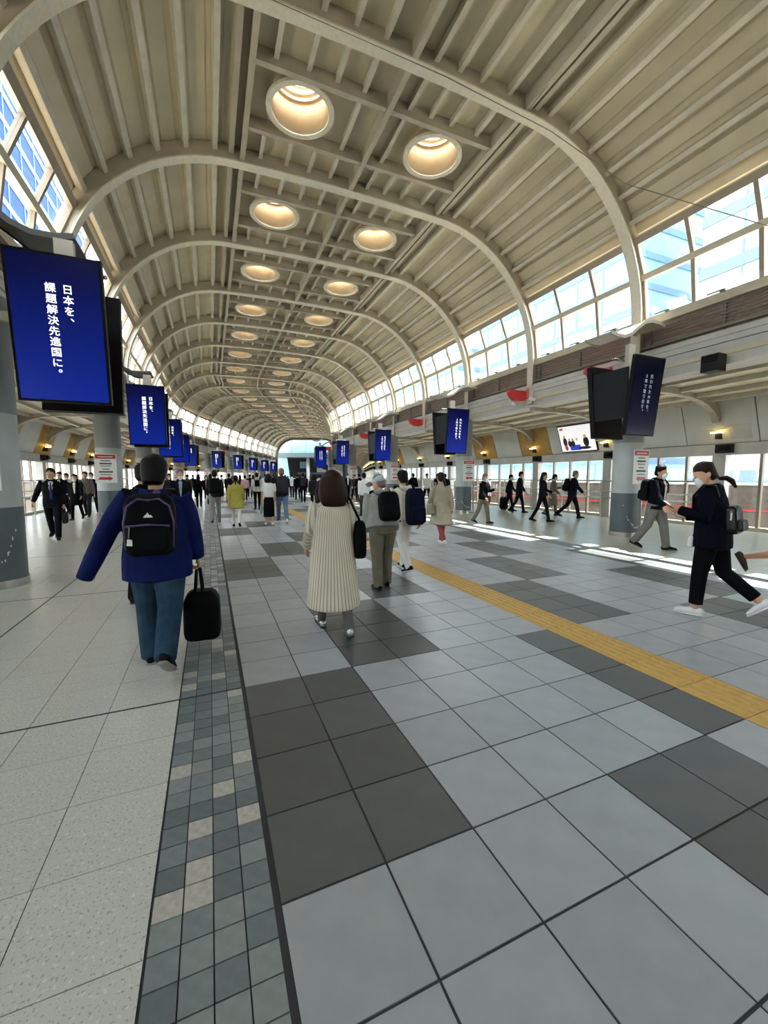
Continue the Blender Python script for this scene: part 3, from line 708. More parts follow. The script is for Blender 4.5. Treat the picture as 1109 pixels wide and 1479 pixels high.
for sg in (-1, 1):
    for m_ in range(0, 10):
        k = 2 * m_; x, y, h = FR[k]; nth = ORD[m_]
        cu_ = 6.20 if sg > 0 else -6.32
        p = world(k, cu_, 0); where = 'nearest the camera' if m_ == 0 else '%s from the camera' % nth
        c = tag(empty('round_column', p, -h), 'round grey column with slate base in the %s row, %s' % (SIDE[sg], where), 'column', 'columns of the %s row' % SIDE[sg])
        ob('shaft', colS, M_COLG, c); ob('upper_shaft', colT, M_COLT, c); ob('painted_base', colD, M_COLD, c); ob('base_ring', colB, M_METAL, c)
        if m_ < 3: ob('scuff_marks', scuff_me, M_SCUFF, c)
        sgn = tag(empty('notice_sign', world(k, cu_ + .02 * sg, -.345, 1.74), -h), 'white notice with red header and arrow on %s row column, %s' % (SIDE[sg], where), 'sign', 'notices on the columns')
        ob('plate', pl_me, M_SIGN, sgn); hd = ob('red_header', hd_me, M_RED, sgn); ob('header_line', hs_me, M_SIGN, hd); ob('printed_lines', ln_me, M_SIGNT, sgn); ob('arrow', arr[sg], M_RED, sgn)
        if m_ < 4 and sg > 0 or 0 < m_ < 4:
            gp = tag(empty('guard_pole', world(k, cu_ + .42, -.12), -h), 'thin steel guard pole beside the %s row column %s' % (SIDE[sg], where), 'pole', 'guard poles')
            build(MB().tube([(0, 0, 0), (0, 0, 1.22)], [.028, .028], n=10), 'pole_tube', M_RAIL, gp, smooth=True); build(MB().lathe([(.07, 0), (.07, .02)], n=16), 'foot_plate', M_METAL, gp)
        # display pair hanging in front of the column
        d = tag(empty('display_screen', world(k, sg * 5.14, -1.12, 3.22), -h), 'portrait blue screen with white Japanese lettering over the %s row, %s' % (SIDE[sg], where), 'screen', 'hanging screens of the %s row' % SIDE[sg])
        hs = ob('housing', house, M_BLACK, d); hs.rotation_euler = (R_(6.5), 0, 0)
        pn = ob('display_panel', panel, M_BLUE if sg < 0 or m_ in (1, 2, 3, 4, 5) else M_BLUED, hs); 
        tx = ob('display_text', txtL if sg < 0 else txtR, M_TEXT if sg < 0 or m_ else M_TEXTD, hs, (0, -.009, 0))
        rh = ob('rear_housing', rearh, M_BLACK, d, (0, .92, 0)); rh.rotation_euler = (R_(-6.5), 0, 0)
        build(MB().box(-SW / 2 + .02, -SW / 2 + .06, .1, .95, -.45, .62), 'side_panel', M_DGREY, d)
        build(MB().box(-.1, .1, .35, .45, -.1, 1.2), 'hanger', M_PURLIN, d)
        build(MB().tube([(-.4, .5, .88), (.4, .5, .88)], [.03, .03], n=8), 'top_bar', M_METAL, d)
        build(MB().box(*sorted((0, sg * 1.0)), .9, 1.0, .3, .42), 'wall_arm', M_PURLIN, d)
        w = tag(empty('wing_reflector', (x, y, 0), -h), 'curved metal wing above the %s row screens, %s' % (SIDE[sg], where), 'reflector', 'metal wings over the screens')
        w.location = world(k, 0 if sg > 0 else -.50, -.35 if sg > 0 else -.30, -.0 if sg > 0 else -.10)
        ob('wing_plate', wingm[sg], M_WING if sg > 0 else M_WING_SHADE, w); ob('wing_rim', wingm[sg, 'e'], M_STEEL if sg > 0 else M_WING_SHADE, w)
for n, (sg, k, tt) in enumerate([(1, 0, .75), (1, 1, .15), (1, 3, .15), (1, 5, .15), (1, 7, .15), (1, 9, .15), (-1, 11, .1)]):
    bo = tag(empty('red_half_bowl', world(k, sg * 5.95, tt, 4.33), -FR[k][2]), 'red half-round hanging sign, %s from the camera on the %s girder' % (ORD[n if sg > 0 else 0], SIDE[sg]), 'sign', 'red half-round signs')
    pts = [(.0, 0), (.42, 0)] + [(.42 * math.cos(a), -.22 * math.sin(a)) for a in [R_(q) for q in range(15, 166, 15)]] + [(-.42, 0)]
    pts = [(.42 * math.cos(R_(q)), -.34 * math.sin(R_(q))) for q in range(0, 181, 15)]
    build(MB().prism(pts, -.10, .10), 'red_bowl', M_RED, bo); build(MB().box(.24, .46, -.13, -.09, -.22, .05), 'pale_end', M_REDL, bo)
    build(MB().box(-.05, .05, .1, .45, -.05, .05), 'bracket', M_SLAT, bo)
# loudspeaker box, CCTV and signal box on the right girder
bx = tag(empty('speaker_cabinet', world(-1, 6.05, 1.75, 3.82)), 'black louvred speaker cabinet hanging under the right girder nearest the camera', 'speaker')
build(MB().box(-.14, .14, -.16, .16, -.17, .17), 'cabinet', M_DGREY, bx)
for i in range(3): build(MB().box(-.17, -.13, -.14, .14, .02 + .05 * i, .045 + .05 * i), 'louvre', M_BLACK, bx)
for n, (k, t) in enumerate(((0, 3.2), (1, .4))):
    cc = tag(empty('ceiling_camera', world(k, 6.0, t, 3.98)), 'small white security camera under the right girder, %s from the camera' % ORD[n], 'camera')
    build(MB().tube([(0, 0, .0), (0, 0, .3)], [.015, .015], n=8), 'stem', M_RAIL, cc); build(MB().tube([(-.12, -.05, -.02), (.12, .05, 0)], [.06, .06], n=12), 'camera_body', M_SIGN, cc, smooth=True)
# adverts in the aisle panels
def f10(z): return 10.12 - (z - 2.45) * 0.36
ad = tag(empty('advert_screen', world(1, f10(3.03) - .03, 1.25, 3.03)), 'lit advert screen of a seated group at a blue table in the right aisle', 'screen')
ad.rotation_euler = (0, R_(-19.8), 0)
build(MB().box(-.03, .03, -.86, .86, -.56, .56), 'frame', M_BLACK, ad)
M_ADW = mat('advert_white', '#e9e9ea', .4, var=.03, emit=0.21); M_ADB = mat('advert_blue', '#1f3fb5', .4, var=.05, emit=0.18); M_ADK = mat('advert_dark', '#22242c', .4, var=.1, emit=0.06); M_ADR = mat('advert_red', '#b23246', .4, var=.1, emit=0.15); M_ADS = mat('advert_skin', '#c99a82', .4, var=.1, emit=0.15)
build(MB().box(-.036, -.03, -.82, .82, -.52, .52), 'picture', M_ADW, ad)
def flat(name, m, parts, x=-.04):
    q = MB()
    for (y, z, a, b) in parts:
        bb = len(q.v); q.v += [(x, -(y + a * math.cos(t)), z + b * math.sin(t)) for t in [2 * math.pi * i / 14 for i in range(14)]]; q.f.append(tuple(range(bb, bb + 14)))
    return build(q, name, m, ad)
build(MB().box(-.039, -.036, -.12, .38, -.48, -.26), 'printed_table', M_ADB, ad)
flat('printed_figures', M_ADK, [(-.58, -.12, .10, .2), (-.36, -.2, .09, .14), (-.2, -.2, .09, .14), (.42, -.16, .13, .2), (.3, -.4, .3, .06)])
flat('printed_heads', M_ADS, [(-.58, .1, .05, .07), (-.36, -.03, .05, .06), (-.2, -.04, .05, .06), (.0, -.04, .05, .06), (.4, .06, .06, .08)], -.041)
flat('printed_red', M_ADR, [(-.56, -.36, .08, .12), (-.7, .42, .05, .05), (-.62, .42, .04, .05)], -.041)
M_PO1 = mat('poster_orange', '#b86a3a', .4, var=.6, scale=4, emit=0.21)
pst = tag(empty('poster_screen', world(6, -f10(3.0) + .03, 1.83, 3.0)), 'lit poster screen with orange picture in the left aisle', 'screen')
pst.rotation_euler = (0, R_(19.8), 0)
build(MB().box(-.03, .03, -.5, .5, -.6, .6), 'frame', M_BLACK, pst); build(MB().box(.03, .036, -.46, .46, -.56, .56), 'picture', M_ADW, pst); build(MB().box(.036, .039, -.38, .38, -.25, .42), 'printed_block', M_PO1, pst)
# hanging wires
w = tag(build(MB().tube([(-3.0, 4.3, 9.05), (.9, 7.05, 8.8), (4.2, 7.0, 8.75), (6.6, 6.9, 8.5), (8.2, 6.4, 7.6), (9.7, 4.6, 6.15)], [.009] * 6, n=6), 'hanging_cable', M_SLAT, None), 'thin dark cable strung under the nearest roof rib', 'cable')
w = tag(build(MB().tube([(6.15, 7.05, 8.85), (6.15, 4.2, 9.15)], [.008] * 2, n=6), 'hanging_wire', M_SLAT, None), 'thin stay wire from the nearest roof rib up to the sheets', 'cable')

# ---------------------------------------------------------------- people
def remesh(mb, name, voxel, smooth_it=4):
    me = mb.mesh('raw'); o = bpy.data.objects.new('raw', me); TMP.collection.objects.link(o)
    r = o.modifiers.new('r', 'REMESH'); r.mode = 'VOXEL'; r.voxel_size = voxel; r.use_smooth_shade = True
    s = o.modifiers.new('s', 'SMOOTH'); s.factor = 0.5; s.iterations = smooth_it
    TMPV.update()
    out = bpy.data.meshes.new_from_object(o.evaluated_get(TMPV.depsgraph)); out.name = name
    bpy.data.objects.remove(o); bpy.data.meshes.remove(me); out.materials.clear()
    for p in out.polygons: p.use_smooth = True
    return out
SKIN = mat('skin', '#c79a7d', 0.55, var=0.05, scale=12)
SKINT = mat('skin_tan', '#b07f60', 0.55, var=0.05, scale=12)
HAIRK = mat('hair_black', '#0b0807', 0.45, var=0.25, scale=30, stretch=(6, 6, 1), bump=0.25, bscale=60, spec=0.15)
HAIRB = mat('hair_brown', '#27120c', 0.4, var=0.3, scale=30, stretch=(6, 6, 1), bump=0.25, bscale=60, spec=0.15)
HAIRG = mat('hair_grey', '#6d6a66', 0.5, var=0.25, scale=30, stretch=(6, 6, 1), bump=0.2, bscale=60, spec=0.15)
HAIRT = mat('hair_tan', '#8a6a45', 0.45, var=0.3, scale=30, stretch=(6, 6, 1), spec=0.15)
MASK = mat('mask_white', '#e9edf0', 0.8, var=0.03)
EYE = mat('eye_dark', '#181412', 0.2, var=0.0); LIP = mat('lip', '#9c5a50', 0.5, var=0.05)
def cloth(name, col, rough=0.85, var=0.14, scale=7): return mat('cloth_' + name, col, rough, var=var, scale=scale, bump=0.6, bscale=8, spec=0.08)
POSES = {
    # legs (left, right): hip angle, knee flex, foot pitch; arms (left, right): swing, abduct, elbow flex, forearm inward
    'walkA': dict(legs=((15, 6, 3), (-14, 20, -18)), arms=((-20, 8, 12, 4), (18, 8, 16, 4)), lean=3),
    'walkB': dict(legs=((-14, 20, -18), (15, 6, 3)), arms=((18, 8, 16, 4), (-20, 8, 12, 4)), lean=3),
    'stand': dict(legs=((4, 4, 0), (-6, 5, 0)), arms=((4, 7, 14, 4), (2, 7, 12, 4)), lean=1),
    'phone': dict(legs=((14, 6, 2), (-14, 16, -16)), arms=((18, 8, 88, 22), (8, 8, 30, 6)), lean=4),
}
HS = 1.13
def rot_lean(p, a, piv):
    d = Vector(p) - piv; c, s = math.cos(a), math.sin(a)
    return piv + Vector((d.x, d.y * c + d.z * s, -d.y * s + d.z * c))
def skeleton(pose):
    J = {}; lens = (.43, .42)
    hips = Vector((0, 0, .92)); low = 1e9
    for i, sd in enumerate((-1, 1)):
        a, kf, fp = pose['legs'][i]; hp = hips + Vector((sd * .09, 0, -.02))
        a1 = R_(a); a2 = R_(a - kf)
        kn = hp + Vector((sd * .008, math.sin(a1), -math.cos(a1))) * lens[0]
        an = kn + Vector((0, math.sin(a2), -math.cos(a2))) * lens[1]
        f = R_(fp); fd = Vector((sd * .12, math.cos(f), math.sin(f))).normalized(); fu = Vector((0, -math.sin(f), math.cos(f)))
        heel = an - fu * .07 - fd * .06; toe = an - fu * .07 + fd * .19
        J[sd] = dict(hip=hp, knee=kn, ankle=an, heel=heel, toe=toe, fd=fd, fu=fu)
        low = min(low, heel.z, toe.z)
    dz = Vector((0, 0, -low + .004))
    for sd in (-1, 1):
        for q in ('hip', 'knee', 'ankle', 'heel', 'toe'): J[sd][q] = J[sd][q] + dz
    hips = hips + dz; J['hips'] = hips
    ln = R_(pose.get('lean', 3)); L = lambda x, y, z: rot_lean(hips + Vector((x, y, z)), ln, hips)
    J['L'] = L
    for i, sd in enumerate((-1, 1)):
        sw, ab, el, inw = pose['arms'][i]
        sh = L(sd * pose.get('shw', .172), -.005, .435); s1 = R_(sw); b1 = R_(ab); s2 = R_(sw + el)
        d1 = Vector((sd * math.sin(b1), math.cos(b1) * math.sin(s1), -math.cos(b1) * math.cos(s1)))
        b2 = R_(ab - inw); d2 = Vector((sd * math.sin(b2), math.cos(b2) * math.sin(s2), -math.cos(b2) * math.cos(s2)))
        eb_ = sh + d1 * .28; wr = eb_ + d2 * .245
        J[sd].update(sh=sh, el=eb_, wr=wr, d1=d1, d2=d2)
    hp = R_(pose.get('head', 6)) + ln * .4; nk = L(0, .005, .50); J['neck'] = nk
    yaw = R_(pose.get('yaw', 0))
    def HD(x, y, z):                                             # head space, origin at the neck top, facing +y
        x, y, z = x * HS, y * HS, z * HS
        v = Vector((x * math.cos(yaw) + y * math.sin(yaw), -x * math.sin(yaw) + y * math.cos(yaw), z))
        c, s = math.cos(hp), math.sin(hp)
        return nk + Vector((v.x, v.y * c + v.z * s, -v.y * s + v.z * c))
    J['HD'] = HD
    return J
def hand(mb, J, sd, curl, fine):
    wr, d = J[sd]['wr'], J[sd]['d2']; fwd = Vector((0, 1, 0)); fwd = (fwd - d * fwd.dot(d)); fwd = fwd.normalized() if fwd.length > .2 else Vector((0, 0, 1))
    inn = Vector((-sd, 0, 0)); inn = (inn - d * inn.dot(d) - fwd * inn.dot(fwd)).normalized()      # palm side
    if not fine:
        mb.tube([wr - d * .02, wr + d * .06, wr + d * .11 + inn * .015, wr + d * .15 + inn * .035], [(.026, .018), (.038, .018), (.036, .016), (.025, .014)], side=fwd)
        mb.tube([wr + d * .03 + fwd * .03, wr + d * .085 + fwd * .055 + inn * .02], [.012, .010], side=inn, n=8); return
    mb.tube([wr - d * .02, wr + d * .03, wr + d * .085], [(.026, .019), (.038, .017), (.042, .015)], side=fwd, n=14)
    for i, (off, l) in enumerate(((.032, .070), (.011, .080), (-.011, .074), (-.032, .058))):
        c1, c2 = R_(curl), R_(curl * 2.1); p0 = wr + d * .08 + fwd * off
        a1 = (d * math.cos(c1) + inn * math.sin(c1)); a2 = (d * math.cos(c2) + inn * math.sin(c2)); a3 = (d * math.cos(c2 * 1.3) + inn * math.sin(c2 * 1.3))
        p1 = p0 + a1 * l * .5; p2 = p1 + a2 * l * .3; p3 = p2 + a3 * l * .28
        mb.tube([p0, p1, p2, p3], [.0095, .0088, .008, .0068], side=fwd, n=8)
    t0 = wr + d * .025 + fwd * .03; t1 = t0 + (d * .7 + fwd * .6 + inn * .35).normalized() * .045; t2 = t1 + (d * .85 + fwd * .15 + inn * .5).normalized() * .03
    mb.tube([t0, t1, t2], [.012, .0105, .008], side=inn, n=8)
def body_mb(J, fine, curl=(22, 22)):
    mb = MB(); L, HD = J['L'], J['HD']
    mb.tube([L(0, 0, -.08), L(0, 0, .05), L(0, .005, .2), L(0, .01, .34), L(0, 0, .43)], [(.14, .10), (.145, .10), (.125, .09), (.150, .10), (.125, .075)])
    mb.tube([L(0, -.005, .42), L(0, 0, .48), HD(0, .005, .05)], [(.065, .06), (.052, .054), (.052, .056)])
    mb.tube([HD(0, .052, .012), HD(0, .040, .045), HD(0, .024, .09), HD(0, .012, .14), HD(0, .006, .185), HD(0, .0, .215)],
            [(.030, .026), (.052, .058), (.068, .082), (.074, .092), (.068, .086), (.045, .058)], n=16)
    mb.tube([HD(0, .098, .115), HD(0, .112, .088), HD(0, .105, .078)], [(.008, .007), (.014, .011), (.013, .008)], n=8)          # nose
    for sd in (-1, 1): mb.ball(HD(sd * .075, .0, .10), (.010, .020, .032), 8, 6)                                                   # ears
    for i, sd in enumerate((-1, 1)):
        j = J[sd]
        mb.tube([j['hip'], j['hip'].lerp(j['knee'], .5), j['knee'], j['knee'].lerp(j['ankle'], .35), j['ankle']], [(.08, .085), (.070, .074), (.052, .055), (.050, .055), (.034, .038)])
        mb.tube([j['heel'] + j['fu'] * .03, j['ankle'] - j['fu'] * .03 + j['fd'] * .03, j['toe'] + j['fu'] * .018 - j['fd'] * .02], [(.030, .026), (.036, .03), (.036, .016)])
        mb.tube([L(sd * .12, 0, .42), j['sh'], j['sh'].lerp(j['el'], .5), j['el'], j['el'].lerp(j['wr'], .4), j['wr']], [(.045, .05), (.050, .054), (.044, .046), (.038, .038), (.037, .036), (.024, .027)])
        hand(mb, J, sd, curl[i], fine)
    return mb
def top_mb(J, hem=-.10, fit=1.0, flare=0.0, sleeve=1.0, hood=False, stride=0.0, loose=0.0):
    mb = MB(); L = J['L']; f = fit; H_ = J['hips']; sleeves = sleeve if isinstance(sleeve, tuple) else (sleeve, sleeve)
    pts, rad = [], []
    if hem < -.14:                                              # long coat or dress hangs straight down below the hips
        n = 4
        for i in range(n):
            z = hem + (-.08 - hem) * i / n; w = (1 - i / n)
            pts.append(Vector((0, 0.0, H_.z + z))); rad.append(((.175 + flare * w + loose) * f, (.135 + (flare + stride) * w + loose) * f))
    else: pts.append(L(0, 0, hem)); rad.append(((.172 + loose) * f, (.125 + loose) * f))
    pts += [L(0, 0, -.02), L(0, .0, .12), L(0, .005, .26), L(0, .005, .37), L(0, -.003, .43), L(0, -.006, .472), L(0, -.008, .50)]
    rad += [((.172 + loose) * f, (.128 + loose) * f), ((.160 + loose) * f, (.118 + loose * .8) * f), ((.170 + loose * .7) * f, (.122 + loose * .6) * f), ((.172 + loose * .3) * f, (.118 + loose * .3) * f), (.142 * f, .095 * f), (.098 * f, .078 * f), (.072, .068)]
    mb.tube(pts, rad, n=18, dome=.15)
    for sd in (-1, 1):
        j = J[sd]; sleeve = sleeves[(sd + 1) // 2]; e = j['el'].lerp(j['wr'], max(0, sleeve * 2 - 1)) if sleeve > .5 else j['sh'].lerp(j['el'], sleeve * 2)
        path = [L(sd * .10, -.005, .425), j['sh'], j['sh'].lerp(j['el'], .5)] + ([j['el'], j['el'].lerp(e, .6), e] if sleeve > .5 else [e])
        rr = [(.060, .062), (.064 * f, .066 * f), (.063 * f, .064 * f)] + ([(.056 * f, .056 * f), (.050 * f, .050 * f), (.042 * f, .044 * f)] if sleeve > .5 else [(.06 * f, .06 * f)])
        mb.tube(path, rr, dome=.2)
    if hood:
        mb.tube([L(-.10, -.05, .49), L(-.07, -.10, .47), L(0, -.125, .455), L(.07, -.10, .47), L(.10, -.05, .49)], [(.03, .035), (.04, .045), (.045, .055), (.04, .045), (.03, .035)], side=(0, 0, 1))
    else:
        mb.tube([L(-.07, .0, .50), L(-.045, -.06, .505), L(.045, -.06, .505), L(.07, .0, .50)], [.018, .022, .022, .018], side=(0, 0, 1))
    return mb
def trousers_mb(J, fit=1.0, length=1.0, flare=0.0):
    mb = MB(); L = J['L']
    mb.tube([J['hips'] + Vector((0, 0, -.10)), L(0, -.005, -.02), L(0, 0, .09)], [(.155 * fit, .118 * fit), (.165 * fit, .125 * fit), (.148 * fit, .110 * fit)], n=16, dome=.3)
    for sd in (-1, 1):
        j = J[sd]; e = j['knee'].lerp(j['ankle'] + (j['ankle'] - j['knee']).normalized() * .025, length)
        mb.tube([j['hip'] + Vector((0, 0, .02)), j['hip'].lerp(j['knee'], .5), j['knee'], j['knee'].lerp(e, .5), e],
                [(.094 * fit, .102 * fit), (.083 * fit, .088 * fit), (.066 * fit, .070 * fit), ((.061 + flare * .5) * fit, (.064 + flare * .5) * fit), ((.054 + flare) * fit, (.060 + flare) * fit)], dome=.12)
    return mb
def skirt_mb(J, hem=-.5, flare=.03):
    h = J['hips']; mb = MB()
    mb.tube([h + Vector((0, 0, hem)), h + Vector((0, 0, hem * .5)), h + Vector((0, 0, -.05)), J['L'](0, 0, .10)], [(.155 + flare, .17 + flare), (.165 + flare * .5, .155 + flare * .5), (.165, .128), (.135, .10)], n=18, dome=.08); return mb
def shoe_mb(J, sd, part):
    j = J[sd]; fd, fu = j['fd'], j['fu']; mb = MB(); h, t = j['heel'], j['toe']; side = fd.cross(fu)
    if part == 'upper': mb.tube([h + fu * .045 - fd * .005, h + fu * .05 + fd * .06, h + fu * .045 + fd * .13, t + fu * .03 - fd * .015], [(.036, .042), (.042, .046), (.046, .034), (.040, .020)], side=side, n=12)
    else: mb.tube([h + fu * .008 - fd * .012, h + fu * .008 + fd * .07, h + fu * .008 + fd * .15, t + fu * .012], [(.036, .013), (.040, .013), (.048, .013), (.040, .012)], side=side, n=12)
    return mb
def hair_mb(J, style):
    HD = J['HD']; mb = MB()
    mb.tube([HD(0, -.050, .055), HD(0, -.036, .10), HD(0, -.018, .145), HD(0, -.002, .19), HD(0, .002, .222), HD(0, .002, .244)], [(.066, .052), (.082, .068), (.090, .092), (.088, .106), (.068, .082), (.034, .042)], n=18, dome=.2)
    if style == 'bob':
        mb.tube([HD(0, -.045, -.03), HD(0, -.045, .03), HD(0, -.030, .10), HD(0, -.012, .17), HD(0, -.004, .218), HD(0, 0, .242)], [(.100, .066), (.126, .088), (.124, .100), (.108, .108), (.076, .084), (.036, .042)], n=18, dome=.2)
        for sd in (-1, 1): mb.tube([HD(sd * .088, .03, -.01), HD(sd * .096, .035, .08), HD(sd * .07, .05, .16)], [.026, .032, .03], n=8)
    if style == 'long':
        mb.tube([HD(0, -.085, -.17), HD(0, -.08, -.06), HD(0, -.055, .05), HD(0, -.02, .14), HD(0, 0, .22)], [(.075, .028), (.095, .040), (.098, .065), (.094, .09), (.055, .062)], n=16)
    if style in ('ponytail', 'tail_low'):
        z = .09 if style == 'ponytail' else .045
        mb.tube([HD(0, -.095, z), HD(0, -.145, z - .01), HD(0, -.175, z - .05), HD(0, -.185, z - .12)], [.022, .030, .030, .014], n=10)
    return mb
PCACHE = {}
def cached(key, fn):
    if key not in PCACHE: PCACHE[key] = fn()
    return PCACHE[key]
PEOPLE = []
def person(label, pos, face, height=1.68, pose='walkA', top=None, topkw=None, bottom=None, botkw=None, skirt=None, hair='short', hairm=None, shoes='black', sole=None,
           mask=False, skin=None, near=False, group=None, curl=(24, 24), inner=None, hsc=1.0, hdz=0.0):
    """face: compass heading in degrees, 0 = along the hall away from the camera, 90 = to the right."""
    P = POSES[pose] if isinstance(pose, str) else pose
    pk = pose if isinstance(pose, str) else id(pose)
    J = cached(('J', pk), lambda: skeleton(P))
    vx = .0075 if near else .02; sk = skin or SKIN; hairm = hairm or HAIRK
    fine = near
    bd = ob('person', cached(('body', pk, near, curl), lambda: remesh(body_mb(J, fine, curl), 'person', .0065 if near else .018, 3 if near else 2)), sk, None, (pos[0], pos[1], 0), R_(-face))
    s = height / 1.70; bd.scale = (s, s, s)
    tag(bd, label, 'person', group)
    hr = ob('hair', cached(('hair', pk, hair, near), lambda: remesh(hair_mb(J, hair), 'hair', vx, 3)), hairm, bd)
    if hsc != 1.0:
        c_ = J['HD'](0, -.01, .12); hr.scale = (hsc, hsc, hsc); hr.location = c_ * (1 - hsc) + Vector((0, 0, hdz))
    topkw = topkw or {}; botkw = botkw or {}
    if top: ob(topkw.get('name', 'jacket'), cached(('top', pk, near, str(sorted((k, v) for k, v in topkw.items() if k != 'name'))), lambda: remesh(top_mb(J, **{k: v for k, v in topkw.items() if k != 'name'}), 'top', vx, 5)), top, bd)
    if bottom: ob('trousers', cached(('bot', pk, near, str(sorted(botkw.items()))), lambda: remesh(trousers_mb(J, **botkw), 'trousers', vx, 5)), bottom, bd)
    if skirt: ob('skirt', cached(('skirt', pk, near, skirt[1]), lambda: remesh(skirt_mb(J, skirt[1]), 'skirt', vx, 5)), skirt[0], bd)
    shm = cloth('shoe_' + shoes, {'black': '#141416', 'white': '#dcdcdc', 'grey': '#85878a', 'silver': '#b9bcc0', 'brown': '#3a2c26'}[shoes], .5, .08)
    if shoes == 'silver': shm = mat('shoe_silver', '#c4c7cb', .22, .8, var=.1, scale=20)
    for sd in (-1, 1):
        sh = ob('shoe', cached(('sh', pk, sd, near), lambda: remesh(shoe_mb(J, sd, 'upper'), 'shoe', .007 if near else .014, 2)), shm, bd)
        ob('sole', cached(('so', pk, sd, near), lambda: remesh(shoe_mb(J, sd, 'sole'), 'sole', .006 if near else .012, 1)), sole or mat('sole_dark', '#222224', .7), sh)
    HD = J['HD']
    for sd in (-1, 1): ob('eye', cached(('eye', pk, sd), lambda: MB().ball(HD(sd * .031, .094, .113), (.013, .008, .006), 8, 6).mesh('eye', True)), EYE, bd)
    if mask: ob('face_mask', cached(('mask', pk), lambda: remesh(MB().tube([HD(0, .066, .010), HD(0, .070, .05), HD(0, .076, .090)], [(.038, .032), (.060, .044), (.054, .034)], n=14), 'face_mask', .009, 2)), MASK, bd)
    else: ob('mouth', cached(('mouth', pk), lambda: MB().ball(HD(0, .101, .050), (.022, .008, .006), 8, 6).mesh('mouth', True)), LIP, bd)
    if inner:                                                    # shirt front and tie seen in an open jacket
        L = J['L']
        ft = topkw.get('fit', 1.0)
        def vpan(rows, dy):
            q = MB()
            for x, y, z in rows: q.v += [tuple(L(-x, y + dy - .012, z)), tuple(L(-x * .5, y + dy, z)), tuple(L(x * .5, y + dy, z)), tuple(L(x, y + dy - .012, z)), tuple(L(x, y - .05, z)), tuple(L(-x, y - .05, z))]
            for a in range(len(rows) - 1):
                for b in range(6): q.f.append((a * 6 + b, a * 6 + (b + 1) % 6, a * 6 + 6 + (b + 1) % 6, a * 6 + 6 + b))
            q.f.append((5, 4, 3, 2, 1, 0)); q.f.append(tuple(len(q.v) - 6 + b for b in range(6))); return q
        g1 = .118 * ft
        ob('shirt_front', cached(('shirt', pk, ft), lambda: vpan([(.012, g1 + .004, .06), (.030, g1 + .006, .20), (.044, g1 + .006, .33), (.048, g1 * .93, .40), (.034, g1 * .74, .465)], .006).mesh('shirt_front')), inner[0], bd)
        if inner[1]: ob('necktie', cached(('tie', pk, ft), lambda: vpan([(.012, g1 + .012, .05), (.030, g1 + .014, .10), (.022, g1 + .014, .33), (.016, g1 * .95, .40), (.020, g1 * .80, .445)], .010).mesh('necktie')), inner[1], bd)
    bd_info = (bd, J, s)
    PEOPLE.append(bd_info)
    return bd_info
def attach(info, p):                                              # a point of the person's own space in the world
    bd, J, s = info; a = bd.rotation_euler[2]
    return Vector((bd.location.x + s * (p.x * math.cos(a) - p.y * math.sin(a)), bd.location.y + s * (p.x * math.sin(a) + p.y * math.cos(a)), s * p.z))
def bag_root(info, name, label, cat, group=None):
    bd, J, s = info; o = empty(name, bd.location, bd.rotation_euler[2]); o.scale = (s, s, s); return tag(o, label, cat, group)
def sup(mb, cx, cy, z0, z1, w, d, e=.35, n=24, taper=.85, L=None):  # rounded bag body from stacked superellipse rings
    b = len(mb.v); lv = [(0, .72), (.06, .93), (.18, 1.0), (.5, 1.0), (.8, .97), (.93, taper), (1, taper * .7)]
    for f, sc in lv:
        for i in range(n):
            a = 2 * math.pi * i / n; c, s_ = math.cos(a), math.sin(a)
            x = cx + w / 2 * sc * math.copysign(abs(c) ** e, c); y = cy + d / 2 * sc * math.copysign(abs(s_) ** e, s_); z = z0 + (z1 - z0) * f
            mb.v.append(tuple(L(x, y, z)) if L else (x, y, z))
    for k in range(len(lv) - 1):
        for i in range(n):
            j = (i + 1) % n; mb.f.append((b + k * n + i, b + k * n + j, b + (k + 1) * n + j, b + (k + 1) * n + i))
    mb.f.append(tuple(b + i for i in range(n))[::-1]); mb.f.append(tuple(b + (len(lv) - 1) * n + i for i in range(n)))
    return mb
def backpack(info, label, m, w=.30, h=.44, d=.15, z0=.02, x=0.0, group='backpacks', trim=None, detail=False, pocketm=None):
    bd, J, s = info; L = J['L']; rt = bag_root(info, 'backpack', label, 'backpack', group); vx = .008 if detail else .016
    y = -.115 - d / 2
    ob('bag_body', remesh(sup(MB(), x, y, z0, z0 + h, w, d, L=L), 'bag_body', vx, 4), m, rt)
    ob('front_pocket', remesh(sup(MB(), x, y - d / 2 - .012, z0 + .03, z0 + h * .50, w * .86, .06, L=L, taper=.92), 'front_pocket', vx, 3), pocketm or m, rt)
    for sd in (-1, 1):
        ob('strap', remesh(MB().tube([L(x + sd * .10, -.12, z0 + h - .04), L(sd * .12, -.07, .50), L(sd * .12, .03, .515), L(sd * .125, .125, .40), L(sd * .14, .13, .26), L(sd * .175, .03, .13), L(sd * .13, -.11, z0 + .06)], [(.03, .012)] * 7, n=8), 'strap', vx, 1), m, rt)
    ob('grab_handle', MB().tube([L(x - .03, y + d / 2, z0 + h - .01), L(x - .02, y + d / 2, z0 + h + .03), L(x + .02, y + d / 2, z0 + h + .03), L(x + .03, y + d / 2, z0 + h - .01)], [.008] * 4, n=8).mesh('grab_handle', True), m, rt)
    return rt, L, y - d / 2, (x, z0, w, h)

